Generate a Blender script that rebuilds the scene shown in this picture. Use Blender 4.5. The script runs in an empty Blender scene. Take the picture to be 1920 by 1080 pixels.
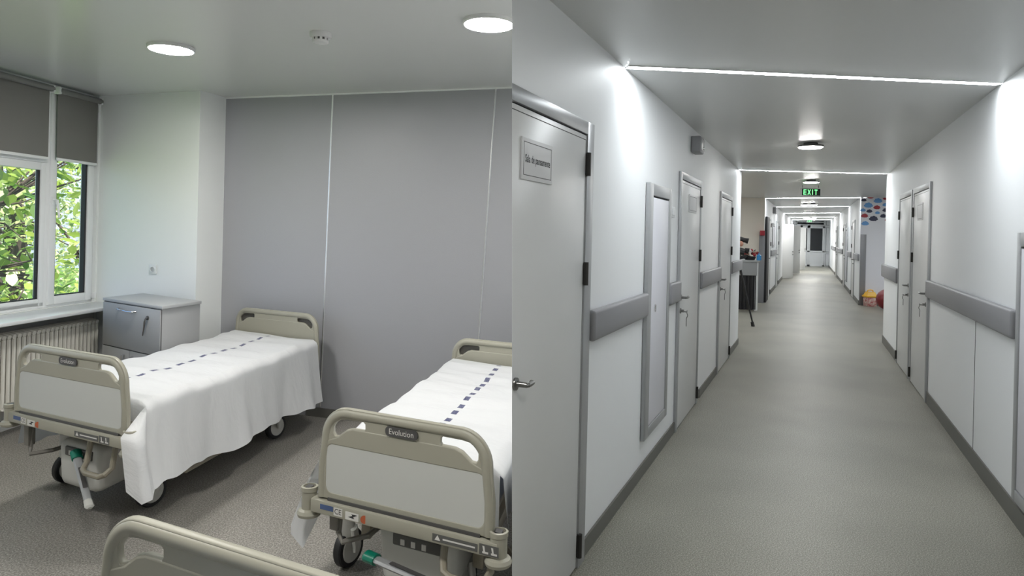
import bpy, bmesh, math, random
from mathutils import Vector, Matrix
random.seed(7)
C = bpy.context.scene.collection
scene = bpy.context.scene

# ------------------------------------------------------------------ camera, world, sun, exposure
F, CX, CY, ROLL, EYE = 1300.0, 960.0, 433.0, 0.024, 1.6
cr, sr = math.cos(ROLL), math.sin(ROLL)
cam_d = bpy.data.cameras.new('camera'); cam = bpy.data.objects.new('camera', cam_d); C.objects.link(cam)
cam_d.sensor_fit = 'HORIZONTAL'; cam_d.sensor_width = 36.0; cam_d.lens = F/1920*36
cam_d.shift_x = 0.0; cam_d.shift_y = (CY-540)/1920.0
cam_d.clip_start = 0.02; cam_d.clip_end = 300
cam.matrix_world = Matrix(((cr, -sr, 0, 0), (0, 0, -1, 0), (sr, cr, 0, EYE), (0, 0, 0, 1)))
scene.camera = cam
vs = scene.view_settings
vs.view_transform = 'Standard'; vs.look = 'None'; vs.gamma = 1.0; vs.use_curve_mapping = False
vs.exposure = 0.0
scene.cycles.max_bounces = 10; scene.cycles.diffuse_bounces = 6; scene.cycles.glossy_bounces = 4
scene.cycles.transparent_max_bounces = 12
scene.cycles.sample_clamp_indirect = 6.0
scene.cycles.caustics_reflective = False; scene.cycles.caustics_refractive = False
scene.cycles.use_denoising = True

world = bpy.data.worlds.new('daylight'); scene.world = world; world.use_nodes = True
wn = world.node_tree.nodes; wl = world.node_tree.links
sky = wn.new('ShaderNodeTexSky'); sky.sky_type = 'HOSEK_WILKIE'
sky.sun_direction = (0.36, -0.28, 0.89); sky.turbidity = 6.0
wn['Background'].inputs[1].default_value = 7.5
wl.new(sky.outputs[0], wn['Background'].inputs[0])
sun_d = bpy.data.lights.new('sun', 'SUN'); sun_d.energy = 11.0; sun_d.angle = 0.01; sun_d.color = (1, .95, .82)
sun = bpy.data.objects.new('sun', sun_d); C.objects.link(sun)
sun.rotation_euler = Vector((0.36, -0.28, 0.89)).to_track_quat('Z', 'Y').to_euler()

WARD_LAMP, LED_LAMP, ROUND_LAMP = 180.0, 74.0, 85.0      # radiance of both rooms' lamps, added ones included

# ------------------------------------------------------------------ measuring: pixel -> ray
def ab(px, py):
    u, v = px-CX, py-CY
    return cr*u+sr*v, -sr*u+cr*v
def atz(px, py, z):
    a, b = ab(px, py); Y = F*(EYE-z)/b
    return Vector((a/F*Y, Y, z))
def npx(px, py, Y): a, b_ = ab(px, py); return a/F*Y, EYE-b_/F*Y
class Wall:
    """vertical plane: s along it, n out of it, z up"""
    def __init__(self, P, D, side):
        l = math.hypot(*D); self.P = P; self.D = (D[0]/l, D[1]/l)
        self.N = (self.D[1]*side, -self.D[0]*side)
    def __call__(self, s, n, z):
        return Vector((self.P[0]+s*self.D[0]+n*self.N[0], self.P[1]+s*self.D[1]+n*self.N[1], z))
    def px(self, x, y):
        a, b = ab(x, y); k = a/F
        t = (k*self.P[1]-self.P[0])/(self.D[0]-k*self.D[1]); Y = self.P[1]+t*self.D[1]
        return t, EYE-b/F*Y
class EndedWall(Wall):
    """the left corridor wall: its free end stands in one upright plane, a hair off plumb"""
    def __call__(self, s, n, z):
        if s < -.93: s = (sr/cr*(EYE-z)-self.P[0]-n*self.N[0])/self.D[0]
        return Wall.__call__(self, s, n, z)
WL = EndedWall((.380, 3.417), (.40065, .91623), 1)        # corridor, near left wall
WR = Wall((2.858, 3.825), (.39044, .92063), -1)      # corridor, near right wall
WFL = Wall((6.12, 16.82), (.40065, .91623), 1)       # beyond the nook, left
WFR = Wall((8.47, 16.86), (.39044, .92063), -1)      # beyond the nook, right
WH = Wall((-2.565, 6.12), (2.54, -.75), 1)           # grey headwall of the ward
WW = Wall((-2.645, 5.827), (1.065, -.36), 1)         # white wall beside the window
WN = Wall((-3.69, 6.18), (.108, 1), 1)               # window wall

# ------------------------------------------------------------------ materials
def mat(name, col, rough=.5, metal=0., spec=.5, emit=None, estr=0., bump=0., bscale=200., coat=0.):
    m = bpy.data.materials.new(name); m.use_nodes = True
    nt = m.node_tree; p = nt.nodes['Principled BSDF']
    p.inputs['Base Color'].default_value = (*col, 1); p.inputs['Roughness'].default_value = rough
    p.inputs['Metallic'].default_value = metal; p.inputs['Specular IOR Level'].default_value = spec
    p.inputs['Coat Weight'].default_value = coat
    if emit:
        p.inputs['Emission Color'].default_value = (*emit, 1); p.inputs['Emission Strength'].default_value = estr
    if bump:
        tc = nt.nodes.new('ShaderNodeTexCoord'); n = nt.nodes.new('ShaderNodeTexNoise')
        n.inputs['Scale'].default_value = bscale; n.inputs['Detail'].default_value = 3
        b = nt.nodes.new('ShaderNodeBump'); b.inputs['Strength'].default_value = bump; b.inputs['Distance'].default_value = .002
        nt.links.new(tc.outputs['Object'], n.inputs['Vector']); nt.links.new(n.outputs['Fac'], b.inputs['Height'])
        nt.links.new(b.outputs['Normal'], p.inputs['Normal'])
    return m
def speckle(name, c0, c1, c2, scale, rough=.55, spec=.3, blotch=.12):
    m = bpy.data.materials.new(name); m.use_nodes = True
    nt = m.node_tree; p = nt.nodes['Principled BSDF']; L = nt.links.new
    tc = nt.nodes.new('ShaderNodeTexCoord')
    n = nt.nodes.new('ShaderNodeTexNoise'); n.inputs['Scale'].default_value = scale; n.inputs['Detail'].default_value = 2; n.inputs['Roughness'].default_value = .7
    r = nt.nodes.new('ShaderNodeValToRGB')
    r.color_ramp.elements[0].position = .36; r.color_ramp.elements[0].color = (*c0, 1)
    r.color_ramp.elements[1].position = .64; r.color_ramp.elements[1].color = (*c2, 1)
    e = r.color_ramp.elements.new(.5); e.color = (*c1, 1)
    n2 = nt.nodes.new('ShaderNodeTexNoise'); n2.inputs['Scale'].default_value = 1.1; n2.inputs['Detail'].default_value = 3
    mp = nt.nodes.new('ShaderNodeMapRange'); mp.inputs[1].default_value = .3; mp.inputs[2].default_value = .7
    mp.inputs[3].default_value = 1-blotch; mp.inputs[4].default_value = 1+blotch
    mx = nt.nodes.new('ShaderNodeMix'); mx.data_type = 'RGBA'; mx.blend_type = 'MULTIPLY'; mx.inputs[0].default_value = 1
    L(tc.outputs['Object'], n.inputs['Vector']); L(tc.outputs['Object'], n2.inputs['Vector'])
    L(n.outputs['Fac'], r.inputs['Fac']); L(n2.outputs['Fac'], mp.inputs[0])
    L(r.outputs['Color'], mx.inputs[6]); L(mp.outputs[0], mx.inputs[7]); L(mx.outputs[2], p.inputs['Base Color'])
    b = nt.nodes.new('ShaderNodeBump'); b.inputs['Strength'].default_value = .08; b.inputs['Distance'].default_value = .001
    L(n.outputs['Fac'], b.inputs['Height']); L(b.outputs['Normal'], p.inputs['Normal'])
    p.inputs['Roughness'].default_value = rough; p.inputs['Specular IOR Level'].default_value = spec
    return m
def emitter(name, col, s):
    return mat(name, (.9, .9, .9), .4, emit=col, estr=s)
M = {}
M['ward_white'] = mat('white ward paint', (.79, .81, .80), .75, bump=.25, bscale=90)
M['ward_ceiling'] = mat('satin stretch ceiling', (.68, .69, .685), .22, spec=.6)
M['headwall'] = mat('grey wall laminate', (.335, .34, .358), .42, spec=.45, bump=.35, bscale=160)
M['alu_strip'] = mat('bright aluminium strip', (.85, .85, .86), .25, .9)
M['cor_white'] = mat('white corridor wall panel', (.84, .855, .865), .5, spec=.35)
M['cor_ceiling'] = mat('corridor stretch ceiling', (.62, .625, .615), .32, spec=.5)
M['beige_wall'] = mat('cream nook wall', (.76, .70, .62), .7)
M['ward_floor'] = speckle('grey brown speckled vinyl', (.135, .127, .116), (.225, .212, .192), (.39, .37, .34), 120, .5)
M['cor_floor'] = speckle('grey green speckled vinyl', (.135, .129, .105), (.235, .226, .188), (.40, .39, .335), 150, .42, .4)
M['skirting'] = mat('grey vinyl skirting', (.13, .128, .115), .5)
M['rail'] = mat('grey vinyl bumper rail', (.25, .25, .262), .38, bump=.15, bscale=300)
M['frame_grey'] = mat('satin grey aluminium frame', (.40, .41, .42), .35, .35)
M['door_leaf'] = mat('pale grey door laminate', (.70, .705, .70), .33, spec=.4)
M['panel_lilac'] = mat('white cabinet door', (.72, .72, .77), .4)
M['gap'] = mat('black gap', (.008, .008, .009), .6)
M['hinge'] = mat('dark hinge', (.045, .043, .04), .4, .6)
M['steel'] = mat('brushed steel', (.27, .27, .265), .3, 1.0)
M['chrome'] = mat('chrome', (.75, .75, .76), .12, 1.0)
M['sign'] = mat('white sign plate', (.74, .74, .75), .45)
M['ink'] = mat('black ink', (.02, .02, .022), .5)
M['beige'] = mat('beige bed plastic', (.335, .324, .264), .38, spec=.5)
M['beige_dark'] = mat('dull beige bed plastic', (.27, .245, .19), .42)
M['infill'] = mat('pale bed infill panel', (.52, .53, .505), .4)
M['black'] = mat('black rubber', (.018, .018, .02), .5)
M['slot_dark'] = mat('dark slot shade', (.085, .08, .072), .5)
M['dark'] = mat('dark grey plastic', (.07, .068, .068), .4)
M['housing'] = mat('pale grey bed housing', (.56, .56, .53), .4)
M['frame_metal'] = mat('painted bed steel', (.19, .18, .16), .45)
M['green'] = mat('green pedal tip', (.0, .16, .10), .35)
M['blue_label'] = mat('blue label', (.06, .10, .22), .4)
M['label_white'] = mat('white label', (.66, .65, .62), .4)
M['label_grey'] = mat('dark grey label', (.10, .10, .095), .4)
M['label_red'] = mat('orange red label', (.42, .10, .04), .4)
M['mattress'] = mat('mattress cover', (.3, .33, .4), .6)
M['laminate'] = mat('light grey laminate', (.34, .345, .35), .42)
M['laminate_top'] = mat('light grey laminate top', (.40, .41, .42), .4)
M['pvc'] = mat('white window frame', (.80, .81, .82), .3)
M['sill'] = mat('white sill', (.72, .73, .74), .14, spec=.6)
M['blind'] = mat('grey blind fabric', (.175, .172, .16), .85, bump=.3, bscale=500)
M['blind_rail'] = mat('grey blind tube', (.17, .17, .165), .5)
M['radiator'] = mat('cream radiator enamel', (.72, .70, .64), .35)
M['socket'] = mat('white socket plastic', (.70, .72, .72), .3)
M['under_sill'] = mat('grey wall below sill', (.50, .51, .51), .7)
M['lamp_body'] = mat('white lamp body', (.7, .7, .7), .35)
M['lamp_rim'] = mat('dark lamp rim', (.12, .12, .115), .5)
M['lamp_ward'] = emitter('ward lamp diffuser', (1.0, .975, .93), WARD_LAMP)
M['lamp_led'] = emitter('led line diffuser', (.925, .972, 1.0), LED_LAMP)
M['lamp_round'] = emitter('round lamp diffuser', (1.0, .98, .95), ROUND_LAMP)
M['exit_green'] = emitter('exit letters', (.05, .85, .15), 1.3)
M['exit_black'] = mat('exit sign face', (.008, .012, .01), .3)
M['dark_glass'] = mat('dark door glass', (.035, .037, .04), .1)
M['bark'] = mat('bark', (.07, .055, .045), .9, bump=.6, bscale=30)
M['grass'] = speckle('lawn', (.05, .11, .02), (.09, .18, .03), (.16, .26, .05), 9, .9, .1)
M['red'] = mat('red vinyl', (.22, .02, .025), .4)
M['yellow'] = mat('yellow plastic', (.75, .42, .03), .35)
M['blue_bottle'] = mat('blue bottle', (.05, .28, .62), .25)
M['cloud_blue'] = mat('light blue print', (.13, .33, .66), .5)
M['cloud_red'] = mat('red print', (.38, .03, .045), .5)
M['cloud_navy'] = mat('navy print', (.03, .03, .075), .5)
M['mural_white'] = mat('white mural ground', (.78, .78, .83), .45)
M['pink'] = mat('tan leather strap', (.45, .22, .15), .5)
def glass():
    m = bpy.data.materials.new('window glass'); m.use_nodes = True; nt = m.node_tree
    for n in list(nt.nodes):
        if n.type != 'OUTPUT_MATERIAL': nt.nodes.remove(n)
    o = nt.nodes['Material Output']; t = nt.nodes.new('ShaderNodeBsdfTransparent'); g = nt.nodes.new('ShaderNodeBsdfGlossy')
    g.inputs['Roughness'].default_value = .02; mx = nt.nodes.new('ShaderNodeMixShader'); mx.inputs[0].default_value = .05
    nt.links.new(t.outputs[0], mx.inputs[1]); nt.links.new(g.outputs[0], mx.inputs[2]); nt.links.new(mx.outputs[0], o.inputs[0])
    return m
M['glass'] = glass()
def leaf_mat(name, c0, c1):
    m = bpy.data.materials.new(name); m.use_nodes = True; nt = m.node_tree; L = nt.links.new
    for n in list(nt.nodes):
        if n.type != 'OUTPUT_MATERIAL': nt.nodes.remove(n)
    o = nt.nodes['Material Output']
    gm = nt.nodes.new('ShaderNodeNewGeometry'); r = nt.nodes.new('ShaderNodeValToRGB')
    r.color_ramp.elements[0].color = (*c0, 1); r.color_ramp.elements[1].color = (*c1, 1)
    L(gm.outputs['Random Per Island'], r.inputs[0])
    d = nt.nodes.new('ShaderNodeBsdfDiffuse'); t = nt.nodes.new('ShaderNodeBsdfTranslucent'); g = nt.nodes.new('ShaderNodeBsdfGlossy')
    g.inputs['Roughness'].default_value = .35
    L(r.outputs[0], d.inputs[0]); L(r.outputs[0], t.inputs[0])
    a = nt.nodes.new('ShaderNodeMixShader'); a.inputs[0].default_value = .45; b = nt.nodes.new('ShaderNodeMixShader'); b.inputs[0].default_value = .06
    L(d.outputs[0], a.inputs[1]); L(t.outputs[0], a.inputs[2]); L(a.outputs[0], b.inputs[1]); L(g.outputs[0], b.inputs[2]); L(b.outputs[0], o.inputs[0])
    return m
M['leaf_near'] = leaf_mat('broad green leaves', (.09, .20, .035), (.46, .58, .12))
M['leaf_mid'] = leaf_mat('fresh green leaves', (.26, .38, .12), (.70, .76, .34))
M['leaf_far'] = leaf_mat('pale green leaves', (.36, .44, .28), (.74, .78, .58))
def sheet_mat():
    """white hospital cotton with a printed row of blue dashes along the middle, laid out in the cloth's own UVs (metres)"""
    m = mat('white cotton sheet', (.79, .80, .81), .8, spec=.2); nt = m.node_tree; L = nt.links.new; p = nt.nodes['Principled BSDF']
    uv = nt.nodes.new('ShaderNodeUVMap'); sx = nt.nodes.new('ShaderNodeSeparateXYZ'); L(uv.outputs[0], sx.inputs[0])
    def mt(op, a, b=None):
        n = nt.nodes.new('ShaderNodeMath'); n.operation = op
        for i, x in enumerate((a, b)):
            if x is None: continue
            if isinstance(x, (int, float)): n.inputs[i].default_value = x
            else: L(x, n.inputs[i])
        return n.outputs[0]
    a = mt('LESS_THAN', mt('ABSOLUTE', sx.outputs[0]), .0165)
    b = mt('LESS_THAN', mt('FRACT', mt('DIVIDE', sx.outputs[1], .128)), .52)
    k = mt('MULTIPLY', a, b)
    n = nt.nodes.new('ShaderNodeTexNoise'); n.inputs['Scale'].default_value = 160; L(uv.outputs[0], n.inputs['Vector'])
    k = mt('MULTIPLY', k, mt('ADD', mt('MULTIPLY', mt('GREATER_THAN', n.outputs['Fac'], .47), .35), .65))
    mx = nt.nodes.new('ShaderNodeMix'); mx.data_type = 'RGBA'; L(k, mx.inputs[0])
    mx.inputs[6].default_value = (.79, .80, .81, 1); mx.inputs[7].default_value = (.045, .05, .15, 1)
    L(mx.outputs[2], p.inputs['Base Color'])
    n2 = nt.nodes.new('ShaderNodeTexNoise'); n2.inputs['Scale'].default_value = 6; n2.inputs['Detail'].default_value = 4; n2.inputs['Distortion'].default_value = .6
    mp = nt.nodes.new('ShaderNodeMapping'); mp.inputs['Scale'].default_value = (.6, 1.3, 1); L(uv.outputs[0], mp.inputs[0]); L(mp.outputs[0], n2.inputs['Vector'])
    bp = nt.nodes.new('ShaderNodeBump'); bp.inputs['Strength'].default_value = .5; bp.inputs['Distance'].default_value = .03
    L(n2.outputs['Fac'], bp.inputs['Height']); L(bp.outputs['Normal'], p.inputs['Normal'])
    tr = nt.nodes.new('ShaderNodeBsdfTranslucent'); tr.inputs[0].default_value = (.75, .76, .77, 1); ms = nt.nodes.new('ShaderNodeMixShader'); ms.inputs[0].default_value = .22
    L(p.outputs[0], ms.inputs[1]); L(tr.outputs[0], ms.inputs[2]); L(ms.outputs[0], nt.nodes['Material Output'].inputs[0])
    return m
M['sheet'] = sheet_mat()

# ------------------------------------------------------------------ mesh helpers
def ident(a, b, c): return Vector((a, b, c))
class MB:
    def __init__(self): self.bm = bmesh.new()
    def face(self, pts):
        try: return self.bm.faces.new([self.bm.verts.new(p) for p in pts])
        except ValueError: return None
    def box(self, pt, a0, a1, b0, b1, c0, c1, bev=0., seg=2):
        v = [self.bm.verts.new(pt(a, b, c)) for a in (a0, a1) for b in (b0, b1) for c in (c0, c1)]
        fs = [self.bm.faces.new([v[i] for i in q]) for q in ((0,1,3,2),(4,6,7,5),(0,4,5,1),(2,3,7,6),(0,2,6,4),(1,5,7,3))]
        if bev:
            es = list({e for f in fs for e in f.edges})
            bmesh.ops.bevel(self.bm, geom=es, offset=bev, segments=seg, affect='EDGES', profile=.5, clamp_overlap=True)
        return self
    def ring_skin(self, rings, closed=True, caps=True):
        R = [[self.bm.verts.new(p) for p in r] for r in rings]; n = len(R[0])
        for i in range(len(R)-1):
            for j in range(n if closed else n-1):
                k = (j+1) % n
                try: self.bm.faces.new((R[i][j], R[i][k], R[i+1][k], R[i+1][j]))
                except ValueError: pass
        if caps and closed:
            for r in (R[0], R[-1]):
                try: self.bm.faces.new(r)
                except ValueError: pass
        return self
    def tube(self, pts, rad, n=10, flat=1.0, up=None):
        pts = [Vector(p) for p in pts]; rr = rad if isinstance(rad, (list, tuple)) else [rad]*len(pts)
        rings = []; pn = None
        for i, p in enumerate(pts):
            t = (pts[min(i+1, len(pts)-1)]-pts[max(i-1, 0)]).normalized()
            if pn is None:
                h = Vector(up) if up else (Vector((0, 0, 1)) if abs(t.z) < .9 else Vector((1, 0, 0)))
                pn = (h-t*h.dot(t)).normalized()
            else: pn = (pn-t*pn.dot(t)).normalized()
            bn = t.cross(pn)
            rings.append([p+(pn*math.cos(a)*flat+bn*math.sin(a))*rr[i] for a in (2*math.pi*j/n for j in range(n))])
        return self.ring_skin(rings)
    def lathe(self, c, axis, prof, n=24, caps=True):
        c = Vector(c); ax = Vector(axis).normalized(); h = Vector((0, 0, 1)) if abs(ax.z) < .9 else Vector((1, 0, 0))
        u = (h-ax*h.dot(ax)).normalized(); w = ax.cross(u)
        return self.ring_skin([[c+ax*z+(u*math.cos(2*math.pi*j/n)+w*math.sin(2*math.pi*j/n))*max(r, 1e-4) for j in range(n)] for r, z in prof], True, caps)
    def sphere(self, c, r, n=12, sc=(1, 1, 1)):
        c = Vector(c)
        rings = [[c+Vector((r*math.sin(a)*math.cos(b)*sc[0], r*math.sin(a)*math.sin(b)*sc[1], r*math.cos(a)*sc[2])) for b in (2*math.pi*j/n for j in range(n))] for a in (math.pi*(i+.02)/(n/2+.04) for i in range(n//2+1))]
        return self.ring_skin(rings)
    def grid(self, fn, nu, nv):
        V = [[self.bm.verts.new(fn(i/nu, j/nv)) for j in range(nv+1)] for i in range(nu+1)]
        for i in range(nu):
            for j in range(nv): self.bm.faces.new((V[i][j], V[i+1][j], V[i+1][j+1], V[i][j+1]))
        return self
    def add_mesh(self, me, fn):
        vs_ = [self.bm.verts.new(fn(v.co)) for v in me.vertices]
        for p in me.polygons:
            try: self.bm.faces.new([vs_[i] for i in p.vertices])
            except ValueError: pass
        return self
    def build(self, name, m, parent=None, origin=None, smooth=35, solid=True):
        if solid: bmesh.ops.recalc_face_normals(self.bm, faces=self.bm.faces)
        off = Vector((0, 0, 0)); q = parent
        while q: off += q.location; q = q.parent
        o_ = Vector(origin) if origin is not None else Vector((0, 0, 0))
        for v in self.bm.verts: v.co -= (off+o_)
        me = bpy.data.meshes.new(name); self.bm.to_mesh(me); self.bm.free()
        for x in (m if isinstance(m, (list, tuple)) else [m]): me.materials.append(x)
        if smooth:
            me.polygons.foreach_set('use_smooth', [True]*len(me.polygons)); me.set_sharp_from_angle(angle=math.radians(smooth))
        ob = bpy.data.objects.new(name, me); C.objects.link(ob); ob.location = o_
        if parent: ob.parent = parent
        return ob
def curve_mesh(splines, extrude, bevel=0., res=2):
    cu = bpy.data.curves.new('outline', 'CURVE'); cu.dimensions = '2D'; cu.fill_mode = 'BOTH'
    cu.extrude = extrude; cu.bevel_depth = bevel; cu.bevel_resolution = res
    for pts in splines:
        sp = cu.splines.new('POLY'); sp.points.add(len(pts)-1); sp.use_cyclic_u = True
        for q, p in zip(sp.points, pts): q.co = (p[0], p[1], 0, 1)
    return _eval(cu)
def text_mesh(body, size, extrude=0., ax='CENTER', off=0.):
    cu = bpy.data.curves.new('lettering', 'FONT'); cu.body = body; cu.size = size; cu.extrude = extrude
    cu.align_x = ax; cu.align_y = 'CENTER'; cu.resolution_u = 3; cu.offset = off
    return _eval(cu)
def _eval(cu):
    o = bpy.data.objects.new('outline', cu); C.objects.link(o)
    dg = bpy.context.evaluated_depsgraph_get(); dg.update()
    me = bpy.data.meshes.new_from_object(o.evaluated_get(dg))
    bpy.data.objects.remove(o); bpy.data.curves.remove(cu)
    return me
def arc(cx, cy, r, a0, a1, n=8):
    return [(cx+r*math.cos(math.radians(a0+(a1-a0)*i/n)), cy+r*math.sin(math.radians(a0+(a1-a0)*i/n))) for i in range(n+1)]
def rrect(x0, x1, y0, y1, r, n=6):
    return arc(x1-r, y0+r, r, -90, 0, n)+arc(x1-r, y1-r, r, 0, 90, n)+arc(x0+r, y1-r, r, 90, 180, n)+arc(x0+r, y0+r, r, 180, 270, n)
def tag(o, label=None, cat=None, group=None, kind=None):
    if label: o['label'] = label
    if cat: o['category'] = cat
    if group: o['group'] = group
    if kind: o['kind'] = kind
    return o
def empty(name, loc, label=None, cat=None, group=None, kind=None):
    o = bpy.data.objects.new(name, None); C.objects.link(o); o.location = loc; o.empty_display_size = .1
    return tag(o, label, cat, group, kind)
def structure(o, label, cat): return tag(o, label, cat, None, 'structure')

# ================================================================== SETTING
HC = 2.715                                        # ward ceiling
def zc(x, y):                                     # corridor ceiling, a touch higher along the right wall
    d = (x-.380)*.91623-(y-3.417)*.40065
    return 2.552+max(-.3, min(2.6, d))*.034
endL = WL(-.948, 0, 0)                            # free end of the partition
E_ = WL(7.522, 0, 0); E2 = WR(7.6, 0, 0)
def poly_obj(name, pts, m, label, cat, origin=None):
    b = MB(); b.face([Vector(p) for p in pts])
    return structure(b.build(name, m, None, origin, smooth=0, solid=False), label, cat)
nr = WL.N
backL = [(endL.x, endL.y+.055/.40, 0), (WL(7.45, -.05, 0).x, WL(7.45, -.05, 0).y, 0)]
rb = WR(-7.0, 0, 0)
# floors
poly_obj('floor', [(-5, -2.2, 0), (-.0, -2.2, 0), (0, endL.y, 0), WL(3.5, -.03, 0), WL(3.5, -.03, 0)+Vector((-1.2, 1.2, 0)), (-.2, 7.0, 0), (-5, 7, 0)], M['ward_floor'], 'grey brown speckled vinyl floor of the ward', 'floor')
poly_obj('floor', [(0, -2.2, 0), (1.0, -2.2, 0), WR(-5, -.02, 0), WR(0, -.02, 0), WR(7.6, -.02, 0), (12.5, 10.0, 0), (12.5, 17.2, 0), WFR(0, -.02, 0), WFR(26, -.02, 0), WFL(26, -.02, 0), WFL(0, -.02, 0), (1.6, 17.2, 0), (1.6, 10.8, 0), WL(7.5, -.03, 0), WL(0, -.03, 0), (0, endL.y, 0)],
         M['cor_floor'], 'grey green speckled vinyl floor of the corridor', 'floor')
# ward ceiling and walls
poly_obj('ceiling', [(-5, -2.2, HC), (0, -2.2, HC), (0, endL.y, HC), WL(3.5, -.03, HC), WL(3.5, -.03, HC)+Vector((-1.2, 1.2, 0)), (-.2, 7, HC), (-5, 7, HC)], M['ward_ceiling'], 'pale satin ceiling of the ward', 'ceiling')
b = MB(); b.box(WH, 0, 3.5, -.12, 0, 0, HC)
structure(b.build('wall_head', M['headwall']), 'grey laminate panelled wall behind the beds', 'wall')
b = MB(); b.box(WW, -1.3, 0, -.55, 0, 0, HC)
structure(b.build('wall_corner', M['ward_white']), 'white wall between the window and the grey panelled wall', 'wall')
b = MB(); b.face([(-2.645, 5.827, 0), (-2.575, 6.135, 0), (-2.56, 6.118, HC), (-2.645, 5.827, HC)])
structure(b.build('wall_return', M['ward_white'], smooth=0), 'narrow white return beside the grey panelled wall', 'wall')
b = MB()
b.box(WN, -8.5, .35, -.25, 0, 0, .885); b.box(WN, -8.5, .35, -.25, -.06, 2.70, HC+.05)
b.box(WN, -.02, .35, -.085, 0, .885, HC); b.box(WN, -8.5, -3.1, -.25, 0, .885, 2.70)
structure(b.build('wall_window', M['ward_white']), 'white outside wall with the wide window', 'wall')
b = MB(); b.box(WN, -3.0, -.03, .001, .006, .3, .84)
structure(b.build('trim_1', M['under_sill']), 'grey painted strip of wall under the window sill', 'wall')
b = MB(); b.box(ident, -5, 1.2, -2.3, -2.2, 0, HC)
structure(b.build('wall_back', M['ward_white']), 'white wall behind the viewer', 'wall')
b = MB(); b.box(ident, -.01, .01, -2.2, endL.y-.02, 2.53, HC)
structure(b.build('trim_2', M['ward_white']), 'step between the two ceilings', 'trim')
b = MB(); b.box(WH, .9, 3.45, .001, .014, 0, .075)
structure(b.build('baseboard_head', M['skirting']), 'grey skirting along the grey panelled wall', 'skirting')
for i, (t_, u_) in enumerate((((624, 183), (603, 690)), ((930, 165), (897, 640)))):
    s0, z0 = WH.px(*t_); s1, z1 = WH.px(*u_); b = MB()
    s2 = s1+(s1-s0)*(z1-.08)/(z0-z1)
    b.ring_skin([[WH(s+d, n, z) for d, n in ((-.008, .001), (-.004, .006), (.004, .006), (.008, .001))] for s, z in ((s0, z0+.02), (s2, .08))])
    structure(b.build('trim_%d' % (3+i), M['alu_strip']), ('bright metal strip on the grey wall right of the corner bed', 'bright metal strip on the grey wall above the second bed')[i], 'trim')
b = MB(); b.tube([WH(-.003, .008, 2.70), WH(-.02, .008, .8), WH(-.03, .008, .3)], .008, 6); b.box(WH, 0, 3.2, .0, .01, HC-.012, HC)
structure(b.build('trim_5', M['ward_white']), 'thin pale edge trim round the grey panelled wall', 'trim')

# ------------------------------------------------------------------ corridor shell
def wallmesh(name, pts_bottom, m, label, top=2.66, flip=False):
    b = MB()
    for p, q in zip(pts_bottom[:-1], pts_bottom[1:]):
        b.face([(p[0], p[1], 0), (q[0], q[1], 0), (q[0], q[1], top), (p[0], p[1], top)])
    return structure(b.build(name, m, smooth=0, solid=False), label, 'wall')
e1 = WL(7.48, -.05, 0)
b = MB()
b.ring_skin([[WL(-.95, 0, z), WL(7.522, 0, z), WL(7.522, -.06, z), WL(-.95, -.045, z)] for z in (0, 2.74)])
structure(b.build('wall_left', M['cor_white']), 'long white corridor wall with doors on the left', 'wall')
wallmesh('wall_right', [WR(-7.5, 0, 0), WR(7.6, 0, 0), (7.6, 9.9, 0), (12.5, 9.9, 0), (12.5, 17, 0)], M['cor_white'], 'long white corridor wall with doors on the right', 2.9)
b = MB()
wallmesh('wall_nook', [WL(7.522, -.06, 0), (1.6, 11.1, 0), (1.6, 17, 0), WFL(0, 0, 0)], M['beige_wall'], 'cream wall at the back of the left nook', 2.9)
b = MB()
wallmesh('wall_far_left', [WFL(0, 0, 0), WFL(26, 0, 0)], M['cor_white'], 'white left wall of the far corridor', 2.9)
wallmesh('wall_far_right', [WFR(0, 0, 0), WFR(26, 0, 0)], M['cor_white'], 'white right wall of the far corridor', 2.9)
wallmesh('wall_mural', [WFR(0, 0, 0), (12.5, 16.6, 0)], M['mural_white'], 'white wall with printed clouds in the right nook', 2.9)
# corridor ceiling as a strip mesh following the walls
b = MB()
def cq(p): return Vector((p[0], p[1], zc(p[0], p[1])))
b.face([cq(p) for p in ((0, -2.2), (1.0, -2.2), WR(-5, -.05, 0), WR(0, -.05, 0), WL(0, -.03, 0), (0, endL.y))])
b.face([cq(p) for p in (WL(0, -.03, 0), WR(0, -.05, 0), WR(7.6, -.05, 0), WL(7.52, -.05, 0))])
b.face([cq(p) for p in (WL(7.52, -.05, 0), WR(7.6, -.05, 0), WFR(0, -.05, 0), WFL(0, -.05, 0))])
b.face([cq(p) for p in (WFL(0, -.05, 0), WFR(0, -.05, 0), WFR(26, -.05, 0), WFL(26, -.05, 0))])
b.face([cq(p) for p in (WL(7.52, -.05, 0), WFL(0, -.05, 0), (1.6, 17.2), (1.6, 10.8))])
b.face([cq(p) for p in (WR(7.6, -.05, 0), (7.6, 9.8), (12.6, 9.8), (12.6, 17.2), WFR(0, -.05, 0))])
structure(b.build('ceiling', M['cor_ceiling'], smooth=0, solid=False), 'pale satin ceiling of the corridor', 'ceiling')
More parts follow.
